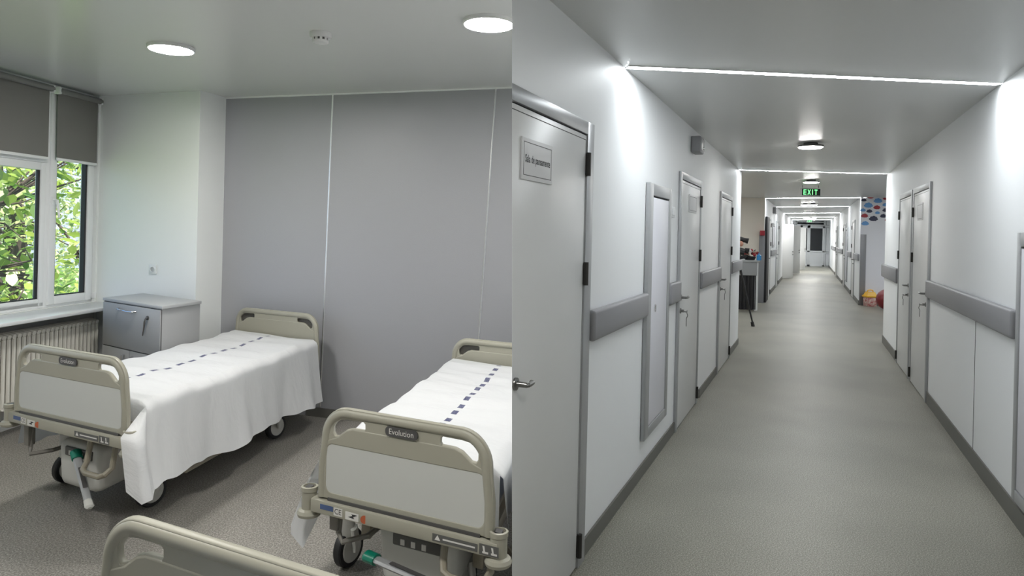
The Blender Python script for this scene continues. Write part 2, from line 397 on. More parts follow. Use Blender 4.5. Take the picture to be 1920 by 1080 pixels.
# skirtings
b = MB()
for s0, s1 in ((-.005, 2.70), (3.72, 5.36), (6.36, 7.52)): b.box(WL, s0, s1, .001, .012, 0, .085)
structure(b.build('baseboard_left', M['skirting']), 'grey skirting along the left corridor wall', 'skirting')
b = MB()
for s0, s1 in ((-6, 3.30), (5.71, 7.6)): b.box(WR, s0, s1, .001, .012, 0, .115)
structure(b.build('baseboard_right', M['skirting']), 'grey skirting along the right corridor wall', 'skirting')
b = MB(); b.box(WFL, 0, 24, .001, .012, 0, .11)
structure(b.build('baseboard_far_left', M['skirting']), 'grey skirting of the far corridor, left', 'skirting')
b = MB(); b.box(WFR, 0, 24, .001, .012, 0, .11)
structure(b.build('baseboard_far_right', M['skirting']), 'grey skirting of the far corridor, right', 'skirting')
WMU = Wall((8.47, 16.86), (12.5-8.47, 16.6-16.86), 1)
b = MB(); b.box(WMU, .0, 3, .001, .012, 0, .12)
structure(b.build('baseboard_mural', M['skirting']), 'grey skirting under the cloud wall', 'skirting')
b = MB(); b.box(WR, 1.258, 1.264, .0, .002, .115, 1.04)
structure(b.build('trim_6', M['gap']), 'thin joint line in the right wall panels', 'trim')

# ------------------------------------------------------------------ doors
def put_text(body, size, fr, s, z, n, parent, m, name='lettering', sx=1.0, flip=1):
    me = text_mesh(body, size, off=.0009)
    b = MB(); b.add_mesh(me, lambda c: fr(s+flip*c.x*sx, n, z+c.y))
    return b.build(name, m, parent, smooth=0, solid=False)
def lever(fr, s, z, d, parent, n0=.02, k=1.0):
    """lever handle; d = +1/-1 direction of the lever along s"""
    h = MB(); h.lathe(fr(s, n0, z), fr(s, 1, z)-fr(s, 0, z), [(.024, 0), (.024, .008), (.011, .010), (.010, .05)], 14)
    h.tube([fr(s, n0+.045, z), fr(s+d*.012*k, n0+.052, z), fr(s+d*.06*k, n0+.052, z), fr(s+d*.105*k, n0+.05, z), fr(s+d*.118*k, n0+.04, z)], [.0095, .0095, .0095, .009, .008], 10)
    return h.build('door_handle', M['steel'], parent)
def lock(fr, s, z, parent, n0=.02):
    h = MB(); h.lathe(fr(s, n0, z), fr(s, 1, z)-fr(s, 0, z), [(.022, 0), (.022, .007), (.012, .009), (.012, .03)], 14)
    return h.build('lock', M['steel'], parent)
def key(fr, s, z, label, n0=.05, k=1.0):
    e = empty('key', fr(s, n0, z), label, 'key')
    h = MB(); h.lathe(fr(s, n0, z), fr(s, 1, z)-fr(s, 0, z), [(.005, 0), (.005, .02), (.014, .022), (.014, .026)], 10)
    h.build('key_head', M['steel'], e)
    h = MB(); h.tube([fr(s, n0+.024, z-.012), fr(s, n0+.03, z-.03), fr(s, n0+.022, z-.05)], .004, 6)
    h.box(fr, s-.012*k, s+.012*k, n0+.018, n0+.023, z-.12*k, z-.048, .003); h.build('key_tag', M['steel'], e)
    return e
def door(idx, fr, s0, s1, ztop, label, hinge='far', hz=1.07, hs=None, sign=None, signtext='', frame_w=.055, z0=.012, no_near=False, hinges=(1.92, 1.41, .11), keylabel=None, nolock=False):
    root = empty('door_%d' % idx, fr(s0, 0, 0), label, 'door', kind='structure')
    b = MB()
    if not no_near: b.box(fr, s0, s0+frame_w, .001, .022, 0, ztop, .003)
    b.box(fr, s1-frame_w, s1, .001, .022, 0, ztop, .003)
    b.box(fr, s0+(0 if no_near else frame_w), s1-frame_w, .001, .022, ztop-.06, ztop, .003)
    b.build('door_frame', M['frame_grey'], root)
    a, c = (s0 if no_near else s0+frame_w), s1-frame_w
    b = MB(); b.box(fr, a, c, .001, .006, z0, ztop-.06); b.build('shadow_gap', M['gap'], root)
    b = MB(); b.box(fr, a+(0 if no_near else .008), c-.006, .002, .016, z0, ztop-.067, .002); leaf = b.build('door_leaf', M['door_leaf'], root)
    b = MB(); g = .016
    b.box(fr, a+(0 if no_near else .02), c-.014, .016, .0166, ztop-.090, ztop-.0868); b.box(fr, c-.0165, c-.0135, .016, .0166, z0, ztop-.0868)
    b.build('edge_line', M['gap'], root)
    hx = c if hinge == 'far' else s0+frame_w
    for z in hinges:
        b = MB(); b.tube([fr(hx, .026, z-.055), fr(hx, .026, z+.055)], .013, 8); b.box(fr, hx-.014, hx+.008, .016, .022, z-.05, z+.05); b.build('hinge', M['hinge'], root)
    d = 1 if hinge == 'far' else -1
    ls = hs if hs is not None else (a+.055 if hinge == 'far' else c-.055)
    lever(fr, ls, hz, d, root, .016, .5 if idx == 1 else 1.0)
    if not nolock: lock(fr, ls, hz-.11, root, .016)
    if keylabel: key(fr, ls+.0, hz-.115, keylabel, .047)
    if sign:
        q0, q1, r0, r1 = sign
        b = MB(); b.box(fr, q0, q1, .0165, .023, r0, r1, .002); sg = b.build('door_sign', M['sign'], root)
        b = MB(); i = .016; t = .0025
        for x0, x1, y0, y1 in ((q0+i, q1-i, r1-i-t, r1-i), (q0+i, q1-i, r0+i, r0+i+t), (q0+i, q0+i+t, r0+i, r1-i), (q1-i-t, q1-i, r0+i, r1-i)):
            b.box(fr, x0, x1, .023, .0236, y0, y1)
        b.build('sign_border', M['ink'], sg)
        if signtext: put_text(signtext, .040, fr, (q0+q1)/2, (r0+r1)/2+.0, .0236, sg, M['ink'], sx=.84 if fr is WL else .8, flip=1 if fr is WL else -1)
    return root
door(1, WL, -.946, -.02, 2.128, 'grey door with the pansamente sign, nearest on the left', 'far', 1.035, -.925, (-.925, -.60, 1.794, 1.952), 'Sala de pansamente', .10, no_near=True, nolock=True, hinges=(1.925, 1.405, .11))
door(2, WL, 2.40, 3.52, 2.117, 'second grey door on the left with a white notice', 'far', 1.085, None, (2.80, 3.20, 1.80, 1.955), '', .06, keylabel='steel key hanging in the lock of the second left door')
door(3, WL, 5.02, 6.22, 2.118, 'third grey door on the left without a notice', 'far', 1.09, None, None, '', .06, keylabel='steel key hanging in the lock of the third left door')
door(4, WR, 3.27, 4.45, 2.19, 'nearer of the paired grey doors on the right, with a white notice', 'far', 1.07, 3.40, (3.71, 4.07, 1.82, 2.0), '', .06, keylabel=None)
door(5, WR, 4.55, 5.71, 2.19, 'farther of the paired grey doors on the right, no notice', 'far', 1.07, 4.70, None, '', .06, keylabel=None)
key(WR, 3.40, .955, 'steel key in the lock of the right door that has a notice', .047)
key(WR, 4.70, .955, 'steel key in the lock of the right door without a notice', .047)

# ================================================================== THINGS OF THE CORRIDOR
RG = 'grey bumper rails along the corridor walls'
def rail(fr, s0, s1, z0, z1, label, n=.045):
    b = MB(); b.box(fr, s0, s1, .002, n, z0, z1, min(.02, n*.4), 3)
    return tag(b.build('bumper_rail', M['rail'], None, fr(s0, 0, z0)), label, 'rail', RG)
rail(WL, -.005, 1.20, 1.065, 1.22, 'grey bumper rail between the pansamente door and the narrow wall cabinet')
rail(WL, 1.965, 2.395, 1.065, 1.232, 'short grey bumper rail right of the narrow wall cabinet, before the second left door')
rail(WL, 3.535, 5.01, 1.085, 1.245, 'grey bumper rail between the second and third left doors')
rail(WL, 6.23, 7.52, 1.105, 1.262, 'grey bumper rail at the end of the left wall, before the nook')
rail(WR, .165, 3.26, 1.045, 1.216, 'long grey bumper rail on the right wall near the viewer')
rail(WR, 5.72, 7.6, 1.03, 1.228, 'short grey bumper rail at the far end of the right wall, past the paired doors')
b = MB()
def wall_cabinet(fr, s0, s1, z0, z1, fw, label, keyhole=None):
    r = empty('wall_cabinet', fr(s0, 0, z0), label, 'cabinet')
    b = MB(); b.box(fr, s0, s0+fw, .002, .03, z0, z1, .004); b.box(fr, s1-fw*.7, s1, .002, .03, z0, z1, .004)
    b.box(fr, s0+fw, s1-fw*.7, .002, .03, z1-.08, z1, .004); b.box(fr, s0+fw, s1-fw*.7, .002, .03, z0, z0+.065, .004); b.build('cabinet_frame', M['frame_grey'], r)
    b = MB(); b.box(fr, s0+fw, s1-fw*.7, .002, .012, z0+.065, z1-.08); b.build('shadow_gap', M['gap'], r)
    b = MB(); b.box(fr, s0+fw+.006, s1-fw*.7-.006, .004, .024, z0+.07, z1-.092, .002); d = b.build('cabinet_door', M['panel_lilac'], r)
    if keyhole:
        b = MB(); c = fr(keyhole[0], .024, keyhole[1]); b.lathe(c, fr(0, 1, 0)-fr(0, 0, 0), [(.026, 0), (.026, .006), (.02, .007), (.01, .004)], 16); b.build('cabinet_lock', M['chrome'], d)
    return r
wall_cabinet(WL, 1.215, 1.965, .247, 1.94, .115, 'tall narrow white wall cabinet in a grey frame between the left bumper rails', (1.47, 1.095))
wall_cabinet(WR, -.75, .125, .15, 1.66, .09, 'wall cabinet with grey frame cut by the right edge of the photo')
# switch, siren box
r = empty('light_switch', WL(2.09, 0, 1.775), 'small white light switch on the left wall beside the second door', 'switch')
b = MB(); b.box(WL, 2.02, 2.16, .001, .02, 1.735, 1.815, .003); b.build('switch_plate', M['socket'], r)
b = MB(); b.box(WL, 2.05, 2.13, .02, .026, 1.75, 1.80, .002); b.build('rocker', M['pvc'], r)
r = empty('alarm_box', WL(3.06, 0, 2.43), 'grey alarm box high on the left wall under the ceiling', 'alarm')
b = MB(); b.box(WL, 2.93, 3.14, .002, .085, 2.33, 2.475, .01); b.build('alarm_body', M['rail'], r)
b = MB(); b.box(WL, 2.95, 3.12, .085, .092, 2.35, 2.455, .006); b.build('alarm_grille', M['frame_grey'], r)
b = MB(); b.lathe(WL(3.06, .092, 2.375), WL(0, 1, 0)-WL(0, 0, 0), [(.016, 0), (.014, .006), (.002, .008)], 12); b.build('alarm_light', M['chrome'], r)
# corner guards
def guard(p, q, label):
    e = MB(); c = Vector(p); d = Vector(q)
    e.box(ident, c.x-.07, c.x+.07, c.y-.012, c.y-.002, d.x, d.y, .003)
    return tag(e.build('corner_guard', M['rail'], None, (c.x, c.y, d.x)), label, 'guard', 'grey corner guards')
guard((6.06, 16.80), (.0, 1.72, 0), 'grey corner guard on the wall end behind the nook desk')
guard((8.53, 16.83), (.0, 1.72, 0), 'grey corner guard at the left edge of the cloud wall')
# LED lines
LG = 'white light lines across the corridor ceiling'
def led(p, q, label, w=.05, z=None):
    p, q = Vector(p), Vector(q); d = (q-p).normalized(); t = Vector((-d.y, d.x, 0)).normalized()
    r = empty('led_line', (p+q)/2, label, 'light', LG)
    up = Vector((0, 0, 1))
    b = MB(); b.ring_skin([[x+t*(w/2+.004)+up*.012, x-t*(w/2+.004)+up*.012, x-t*(w/2+.004)-up*.0035, x+t*(w/2+.004)-up*.0035] for x in (p, q)]); b.build('led_profile', M['lamp_body'], r)
    b = MB(); b.face([p+t*w/2-up*.0042, p-t*w/2-up*.0042, q-t*w/2-up*.0042, q+t*w/2-up*.0042]); b.build('led_diffuser', M['lamp_led'], r, smooth=0, solid=False)
    return r
def clg(p, d=.004): return Vector((p[0], p[1], zc(p[0], p[1])-d))
led(clg(WL(.585, .02, 0)), clg(WR(.67, .02, 0)), 'nearest white light line across the corridor ceiling')
led(clg(WL(7.05, .02, 0)), clg(WR(7.40, .02, 0)), 'second white light line, at the end of the near corridor walls')
led(clg((-.0+.05, -1.35)), clg((.62, -1.2)), 'white light line behind the viewer')
for i, s in enumerate((.05, 5.2, 11.2, 17.0)):
    led(clg(WFL(s, .02, 0)), clg(WFR(s-.15 if s > .1 else s, .02, 0)), ('third white light line, at the start of the far corridor', 'fourth white light line along the ceiling', 'fifth white light line along the ceiling', 'farthest white light line before the end door')[i], .05)
led(clg((8.9, 14.4)), clg((10.4, 14.33)), 'short white light line on the ceiling of the cloud-wall nook', .09)
led(clg(WFL(21.8, .02, 0)), clg(WFR(21.7, .02, 0)), 'added light line close before the end door', .10)  # added line, puts more light on the end wall
led(clg((9.0, 12.3)), clg((11.8, 12.1)), 'added light line in the cloud-wall nook hidden behind the right wall end', .09)  # added out of sight to brighten the cloud wall
led(clg((2.0, 15.5)), clg((4.5, 15.5)), 'added light line over the counter hidden behind the left wall end', .07)  # unseen extra lamp, lifts the dark counter nook
led(clg((2.2, 13.6)), clg((3.9, 13.6)), 'added light line on the ceiling of the left nook, hidden behind the wall end', .09)  # unseen lamp put in to brighten the cream wall
# round surface lamps
def round_lamp(c, rad, label, group, drop=.05, ward=False):
    c = Vector(c); r = empty('ceiling_lamp', c, label, 'light', group); dn = (0, 0, -1)
    if ward:
        b = MB(); b.lathe(c, dn, [(rad+.012, 0), (rad+.012, .018), (rad+.004, .022), (rad+.001, .018)], 40, False); b.build('lamp_ring', M['lamp_body'], r)
        b = MB(); b.lathe(c, dn, [(rad+.003, .0185), (rad*.8, .0195), (.001, .02)], 40, False); b.build('diffuser', M['lamp_ward'], r)
    else:
        b = MB(); b.lathe(c, dn, [(rad*.55, 0), (rad*.55, drop*.5), (rad, drop*.5), (rad, drop*.85), (rad-.003, drop*.85+.002)], 32, True); b.build('lamp_body', M['lamp_rim'], r)
        b = MB(); b.lathe(c+Vector((0, 0, -drop*.85)), dn, [(rad-.003, .0), (rad*.88, .010), (rad*.5, .016), (.001, .018)], 32, False); b.build('diffuser', M['lamp_round'], r)
    return r
RGp = 'round lamps along the corridor ceiling'
for p, rad, lab in (((1520, 268), .125, 'nearest round white lamp on the corridor ceiling'), ((1521, 337), .13, 'round white lamp just above the near exit sign'), ((1509, 381), .11, 'left one of the twin round lamps beyond the exit sign'), ((1525, 381), .11, 'right one of the twin round lamps beyond the exit sign'), ((1517, 397), .2, 'tiny round lamp far down the corridor ceiling'), ((1518, 407), .3, 'farthest round lamp over the end door')):
    a_ = atz(p[0], p[1], 2.585)
    round_lamp(clg((a_.x, a_.y), 0), rad, lab, RGp)
round_lamp(clg((.55, 1.0), 0), .125, 'added round lamp out of the picture above the viewer', RGp)  # added lamp, more light for the near corridor
round_lamp(clg(WFL(20.5, 1.0, 0), 0), .16, 'added round lamp over the open doors near the end door', RGp)  # added to brighten the far end of the corridor
# exit signs
def exit_sign(px, py, Y, w, h, label, wires=True):
    a, b_ = ab(px, py); c = Vector((a/F*Y, Y, EYE-b_/F*Y))
    fr = lambda x, n, z: Vector((c.x+x, c.y-n, c.z+z))
    r = empty('exit_sign', c, label, 'sign', 'green exit signs')
    b = MB(); b.box(fr, -w/2, w/2, -.03, .03, -h/2, h/2, .008); b.build('sign_case', M['lamp_body'], r)
    b = MB(); b.box(fr, -w/2+.015, w/2-.015, .03, .033, -h/2+.015, h/2-.015); b.build('sign_face', M['exit_black'], r)
    ls = []
    t = h*.105; H = h*.62
    def bar(x0, z0, x1, z1):
        ls.append(((x0, z0), (x1, z1)))
    q = w*.2; xs = [-1.5*q, -.5*q, .32*q, 1.2*q]; W_ = q*.32
    x = xs[0]; bar(x-W_, -H/2, x-W_, H/2)
    for z in (-H/2+t/2, 0, H/2-t/2): bar(x-W_, z, x+W_, z)
    x = xs[1]; bar(x-W_, -H/2, x+W_, H/2); bar(x-W_, H/2, x+W_, -H/2)
    x = xs[2]; bar(x, -H/2, x, H/2)
    x = xs[3]; bar(x, -H/2, x, H/2); bar(x-W_*1.2, H/2-t/2, x+W_*1.2, H/2-t/2)
    b = MB()
    for (x0, z0), (x1, z1) in ls:
        d = Vector((x1-x0, z1-z0)).normalized(); n = Vector((-d.y, d.x))*t/2
        b.face([fr(x0+n.x, .0338, z0+n.y), fr(x0-n.x, .0338, z0-n.y), fr(x1-n.x, .0338, z1-n.y), fr(x1+n.x, .0338, z1+n.y)])
    b.build('exit_letters', M['exit_green'], r, smooth=0, solid=False)
    if wires:
        top = zc(c.x, c.y)-c.z
        for sx in (-.4, .4):
            b = MB(); b.tube([fr(sx*w, 0, h/2), fr(sx*w, 0, top)], .006, 6); b.build('hanging_wire', M['steel'], r)
    return r
exit_sign(1519.5, 360.5, 12.9, .37, .155, 'green lit EXIT sign hanging in the middle of the corridor')
exit_sign(1518.5, 414.5, 38.0, .36, .17, 'tiny far green EXIT sign above the end door', False)

# ------------------------------------------------------------------ far corridor
fd = [(6, WFL, 1.2, 2.4), (7, WFL, 5.6, 6.9), (8, WFR, 1.9, 3.0), (9, WFR, 6.6, 7.9), (10, WFR, 13.0, 14.3)]
for (i, fr, s0, s1), lab in zip(fd, ('dark-edged grey door first on the left of the far corridor', 'grey door second on the left of the far corridor', 'grey door first on the right of the far corridor', 'grey door second on the right of the far corridor', 'grey door third on the right of the far corridor')):
    door(i, fr, s0, s1, 2.12, lab, 'far', 1.05, None, None, '', .07)
for fr, s0, s1, lab in ((WFR, .12, 1.85, 'bumper rail just left of the cloud wall'), (WFR, 3.05, 5.0, 'bumper rail after the first far right door'), (WFR, 8.0, 12.9, 'bumper rail after the second far right door'), (WFR, 14.4, 19.5, 'bumper rail after the third far right door'),
                        (WFL, 2.5, 5.5, 'bumper rail between the far left doors')):
    rail(fr, s0, s1, 1.07, 1.24, 'grey '+lab, .05)
wall_cabinet(WFR, 5.2, 6.3, .25, 1.95, .12, 'narrow wall cabinet on the right of the far corridor')
wall_cabinet(WFL, 3.2, 4.2, 1.3, 2.0, .12, 'narrow framed case on the left of the far corridor')
r = empty('alarm_box', WFL(3.6, 0, 2.3), 'small grey alarm box high in the far corridor', 'alarm')
b = MB(); b.box(WFL, 3.3, 3.9, .002, .09, 2.28, 2.46, .01); b.build('alarm_body', M['rail'], r)
b = MB(); b.box(WFL, .12, 1.05, .012, .06, .0, 2.1, .004)
tag(b.build('dark_door_edge', M['black'], None, WFL(.6, .012, 0)), 'tall black panel for the dark edge of an open door just past the counter', 'panel')  # solid black panel stands in for an open door's dark edge
b = MB(); cx0, cz0 = npx(1430.5, 437, 16.7); b.box(ident, cx0-.05, cx0+.05, 16.70, 16.78, cz0-.06, cz0+.06, .01)
tag(b.build('fire_call_point', M['cloud_red'], None, (cx0, 16.78, cz0)), 'small red fire alarm call point at the top of the left corner guard', 'alarm')
# open doors standing into the corridor
OG = 'grey doors standing open into the far corridor'
def open_door(p0, p1, y0, lab, notice=False):
    """p0 hinge on the wall, p1 free edge"""
    p0, p1 = Vector(p0), Vector(p1)
    fr = Wall((p0.x, p0.y), (p1.x-p0.x, p1.y-p0.y), 1); w = (p1-p0).length
    r = empty('open_door', (p0.x, p0.y, 0), lab, 'door', OG)
    b = MB(); b.box(fr, 0, w, -.045, 0, .02, 2.12, .004); b.build('door_leaf', M['door_leaf'], r)
    lever(fr, w-.08, 1.05, -1, r, 0); lock(fr, w-.08, .94, r, 0)
    if notice:
        b = MB(); b.box(fr, w*.3, w*.3+.3, .001, .006, 1.72, 1.9); b.build('door_sign', M['sign'], r)
    return r
open_door((10.13, 26.3), (11.06, 27.2), 0, 'first open grey door leaf on the left of the far corridor, with a notice', True)
open_door((12.16, 30.4), (12.86, 30.9), 0, 'second open grey door leaf, narrow, behind the first')
open_door((13.72, 33.9), (14.72, 34.7), 0, 'third open grey door leaf, beside the glazed end door')
# end wall with glazed door
WE = Wall((15.95, 39.55), (1, 0), 1)
def Ex(px): return WE.px(px, 470)[0]
def Ez(py): return WE.px(1525, py)[1]
b = MB(); b.box(WE, -2.0, 4.0, -.2, 0, 0, 2.9)
structure(b.build('wall_end', M['pvc']), 'white panelled wall at the end of the corridor', 'wall')
r = empty('door_11', WE(Ex(1502), 0, 0), 'white glazed door at the end of the corridor', 'door', kind='structure')
b = MB()
for x0, x1, z0, z1 in ((1500, 1504, 502, 423), (1512, 1518, 500, 423), (1541, 1545, 500, 423), (1500, 1545, 428, 423), (1500, 1545, 473, 470), (1500, 1545, 500, 496)):
    b.box(WE, Ex(x0), Ex(x1), .0, .06, Ez(z0), Ez(z1), .01)
b.box(WE, Ex(1504), Ex(1541), .0, .03, 0, Ez(473)); b.build('door_frame', M['pvc'], r)
b = MB(); b.box(WE, Ex(1504), Ex(1512), .0, .02, Ez(470), Ez(428)); b.build('glass_pane', M['dark_glass'], r)
b = MB(); b.box(WE, Ex(1518), Ex(1541), .0, .02, Ez(470), Ez(428)); b.build('glass_pane', M['dark_glass'], r)
r = empty('window_2', WE(Ex(1493), 0, 2.4), 'dark glazed transom over the end door', 'window', kind='structure')
b = MB(); b.box(WE, Ex(1492), Ex(1544), .0, .03, Ez(422), Ez(410)); b.build('glass_pane', M['dark_glass'], r)
b = MB()
for y0, y1 in ((410, 411.5), (415.5, 417), (421, 422.5)): b.box(WE, Ex(1491), Ex(1545), .0, .06, Ez(y1), Ez(y0))
b.box(WE, Ex(1491), Ex(1493), 0, .06, Ez(422), Ez(410)); b.box(WE, Ex(1543), Ex(1545), 0, .06, Ez(422), Ez(410)); b.build('window_frame', M['pvc'], r)
b = MB()
for x0, x1, y0, y1 in ((1548, 1555, 422, 412), (1548, 1555, 472, 426), (1548, 1555, 498, 475)):
    for u0, u1, v0, v1 in ((x0, x0+.6, y0, y1), (x1-.6, x1, y0, y1), (x0, x1, y0, y0-.6), (x0, x1, y1+.6, y1)):
        b.box(WE, Ex(u0), Ex(u1), .0, .015, Ez(v0), Ez(v1))
structure(b.build('trim_7', M['rail']), 'panel mouldings right of the end door', 'trim')

# ------------------------------------------------------------------ left nook: desk, skirt, flowers, camera
Y0 = 15.0
dx1 = npx(1420, 500, Y0)[0]; dx0 = dx1-1.35
r = empty('reception_desk', (dx0, Y0, 0), 'light grey counter desk in the nook behind the left wall end', 'desk')
b = MB(); b.box(ident, dx0, dx1, Y0, Y0+.04, .76, 1.05, .005); b.build('front_panel', M['laminate'], r)
b = MB(); b.box(ident, dx1-.04, dx1+.03, Y0+.02, Y0+1.3, 0, 1.05, .004); b.build('side_panel', M['cor_white'], r)
b = MB(); b.box(ident, dx0, dx1+.04, Y0-.02, Y0+1.3, 1.05, 1.09, .006); b.build('desk_top', M['laminate_top'], r)
b = MB()
def pleat(u, v): return Vector((dx0+(dx1-dx0-.02)*u, Y0+.02+.018*math.sin(u*105), .02+.74*v))
b.grid(pleat, 180, 2)
tag(b.build('desk_skirt', M['black'], None, (dx0, Y0, 0), solid=False), 'black pleated cloth hanging below the counter front', 'cloth')
b = MB(); b.box(ident, dx1-.9, dx1-.1, Y0+.9, Y0+1.2, 1.091, 1.25, .01)
tag(b.build('storage_box', M['sign'], None, (dx1-.5, Y0+1, 1.09)), 'white box at the back of the counter', 'box')
# flowers
fx, fz = npx(1406, 485, Y0+.2)
r = empty('flower_arrangement', (fx, Y0+.2, 1.09), 'red and pink flowers in a dark pot on the counter', 'flowers')
b = MB(); b.lathe((fx, Y0+.2, 1.09), (0, 0, 1), [(.10, 0), (.13, .07), (.12, .08)], 16); b.build('flower_pot', M['black'], r)
b = MB()
rnd = random.Random(3)
for i in range(60):
    p = Vector((fx+rnd.uniform(-.13, .13), Y0+.2+rnd.uniform(-.1, .1), 1.17+rnd.uniform(-.02, .12))); d = Vector((rnd.uniform(-1, 1), rnd.uniform(-1, 1), rnd.uniform(.2, 1)))*.06
    s_ = Vector((-d.y, d.x, 0)).normalized()*.015; b.face([p, p+d*.5+s_, p+d, p+d*.5-s_])
b.build('foliage', M['black'], r, solid=False)
for i, c_ in enumerate(('red', 'cloud_red', 'pink', 'red', 'sign', 'cloud_red', 'red', 'cloud_red', 'pink', 'red')):
    b = MB(); b.sphere((fx-.14+.031*i, Y0+.16+rnd.uniform(-.05, .05), 1.22+rnd.uniform(-.02, .1)), .036, 8); b.build('blossom', M[c_], r)
bx, bz = npx(1423, 484, Y0+.1)
r = empty('hand_gel_bottle', (bx, Y0+.1, 1.09), 'small blue bottle at the right end of the counter', 'bottle')
b = MB(); b.lathe((bx, Y0+.1, 1.09), (0, 0, 1), [(.045, 0), (.05, .01), (.05, .1), (.015, .13)], 14); b.build('bottle_body', M['blue_bottle'], r)
b = MB(); b.lathe((bx, Y0+.1, 1.22), (0, 0, 1), [(.014, 0), (.014, .02), (.03, .022), (.03, .03)], 10); b.build('pump', M['cloud_blue'], r)
# cables / headset pile
b = MB(); cx_, cz_ = npx(1390, 490, Y0+.15)
for k in range(4): b.tube([(cx_+.1*math.cos(t)+.02*k, Y0+.15+.05*math.sin(t), 1.10+.02*k+.03*abs(math.sin(t*1.5+k))) for t in (i*.45 for i in range(15))], .012, 6)
tag(b.build('cable_coil', M['black'], None, (cx_, Y0+.15, 1.09)), 'black coil of cable on the counter left of the flowers', 'cable')
# video camera on tripod, half hidden by the wall end
ty = 12.25; hx, hz = npx(1384, 468, ty); fx2, _ = npx(1411, 612, 12.37)
r = empty('video_camera', (hx, ty, 1.35), 'black video camera on the tripod at the left wall end', 'camera')
def vb(name, m, pts, rad):
    b = MB(); b.tube(pts, rad, 10); b.build(name, m, r)
for nm, (px_, py_), rad, ln in (('camera_body', (1388, 471), .065, .20), ('viewfinder', (1390, 449), .045, .17)):
    x_, z_ = npx(px_, py_, ty); vb(nm, M['black'], [(x_-ln*.7, ty, z_+.03), (x_, ty, z_), (x_+ln*.35, ty-.02, z_-.015)], [rad*.8, rad, rad*.9])
for px_, py_, rad in ((1397, 451, .05), (1398, 470, .055)):
    x_, z_ = npx(px_, py_, ty); vb('lens_hood', M['black'], [(x_-.02, ty, z_+.01), (x_+.05, ty-.02, z_-.01)], [rad*.7, rad])
x_, z_ = npx(1387, 457, ty); b = MB(); b.sphere((x_, ty-.05, z_), .05, 12, (1, .7, 1)); b.build('hand_strap', M['pink'], r)
r = empty('tripod', (hx, ty, 0), 'black tripod with one splayed leg showing beside the desk', 'tripod')
b = MB(); b.tube([(hx, ty, .9), (hx, ty, 1.30)], .025, 10); b.build('centre_column', M['black'], r)
for q in ((fx2, 12.37), (hx-.5, ty+.35), (hx-.3, ty-.45)):
    b = MB(); b.tube([(hx, ty, 1.22), ((hx+q[0])/2, (ty+q[1])/2, .62), (q[0], q[1], .06)], [.022, .02, .014], 8); lg = b.build('leg', M['black'], r)
    b = MB(); b.tube([(q[0]-.01, q[1], .08), (q[0]+.01, q[1], .0)], [.028, .034], 8); b.build('rubber_foot', M['black'], lg)

# ------------------------------------------------------------------ right nook: printed clouds, toy box, red bag
def cloud_outline(w, h):
    pts = []
    lob = [(-.36, -.06, .145), (-.2, .14, .17), (.04, .2, .19), (.26, .12, .16), (.38, -.06, .13), (.2, -.17, .15), (-.02, -.17, .16), (-.22, -.17, .14), (0, 0, .22)]
    N = 72
    for i in range(N):
        a = 2*math.pi*i/N; dx, dy = math.cos(a), math.sin(a); best = .1
        for x, y, r_ in lob:
            bq = x*dx+y*dy; disc = bq*bq-(x*x+y*y-r_*r_)
            if disc > 0: best = max(best, bq+math.sqrt(disc))
        pts.append((best*dx*w, best*dy*h*1.25))
    return pts
mural = empty('cloud_print', WMU(.6, .002, 1.9), 'print of light blue, red and navy clouds on the white nook wall', 'print')
cl = [(1638.5, 360, 12, 'navy'), (1653, 362, 17, 'blue'), (1632, 369, 13, 'red'), (1619.5, 375, 11, 'navy'), (1646, 376.5, 17, 'blue'), (1661, 372, 12, 'red'), (1628, 385, 18, 'blue'), (1644, 389, 14, 'red'), (1660, 384, 12, 'blue'),
      (1618, 394, 11, 'blue'), (1630, 396, 12, 'navy'), (1645, 399, 10, 'blue'), (1661, 394, 14, 'navy'), (1621, 404.5, 14, 'red'), (1637.5, 410, 18, 'navy'), (1656, 405, 13, 'navy'), (1622, 419, 15, 'blue'), (1666, 412, 15, 'red'), (1668, 362, 13, 'navy')]
for x, y, w, c_ in cl:
    s, z = WMU.px(x, y); w0 = WMU.px(x-w/2, y)[0]; w1 = WMU.px(x+w/2, y)[0]; ww = (w1-w0)*.95; hh = ww*.66
    me = curve_mesh([cloud_outline(ww, hh*1.0)], .0)
    b = MB(); b.add_mesh(me, lambda c: WMU(s+c.x, .004, z+c.y)); b.build('cloud', M['cloud_'+c_], mural, smooth=0, solid=False)
tx = atz(1635.5, 574, 0); TY = tx.y-.15
def tpx(px, py): return npx(px, py, TY)
x0, x1 = tpx(1625, 560)[0], tpx(1646, 560)[0]; zt_ = tpx(1635, 558)[1]
r = empty('toy_box', ((x0+x1)/2, TY, 0), 'small pink toy box with a yellow handled lid under the cloud wall', 'toy box')
def tbx(x, y, z): k = 1-.10*(1-z/zt_) if z < zt_ else 1; m_ = (x0+x1)/2; return Vector((m_+(x-m_)*k, TY+y, z))
b = MB(); b.box(tbx, x0+.01, x1-.01, 0, .2, 0, zt_, .01); b.build('box_body', M['pink_box'] if 'pink_box' in M else M.setdefault('pink_box', speckle('printed pink cardboard', (.42, .06, .07), (.55, .33, .30), (.65, .58, .50), 14, .4, .4, .05)), r)
b = MB(); b.box(tbx, x0-.012, x1+.012, -.015, .215, zt_, zt_+.04, .008)
b.ring_skin([[tbx(x0+.01+i, y, z) for i, y, z in ((0, 0, zt_+.04), (x1-x0-.02, 0, zt_+.04), (x1-x0-.02, .2, zt_+.04), (0, .2, zt_+.04))], [tbx(x0+i, y, z) for i, y, z in ((.05, .04, zt_+.13), (x1-x0-.05, .04, zt_+.13), (x1-x0-.05, .16, zt_+.13), (.05, .16, zt_+.13))]])
b.build('box_lid', M['yellow'], r)
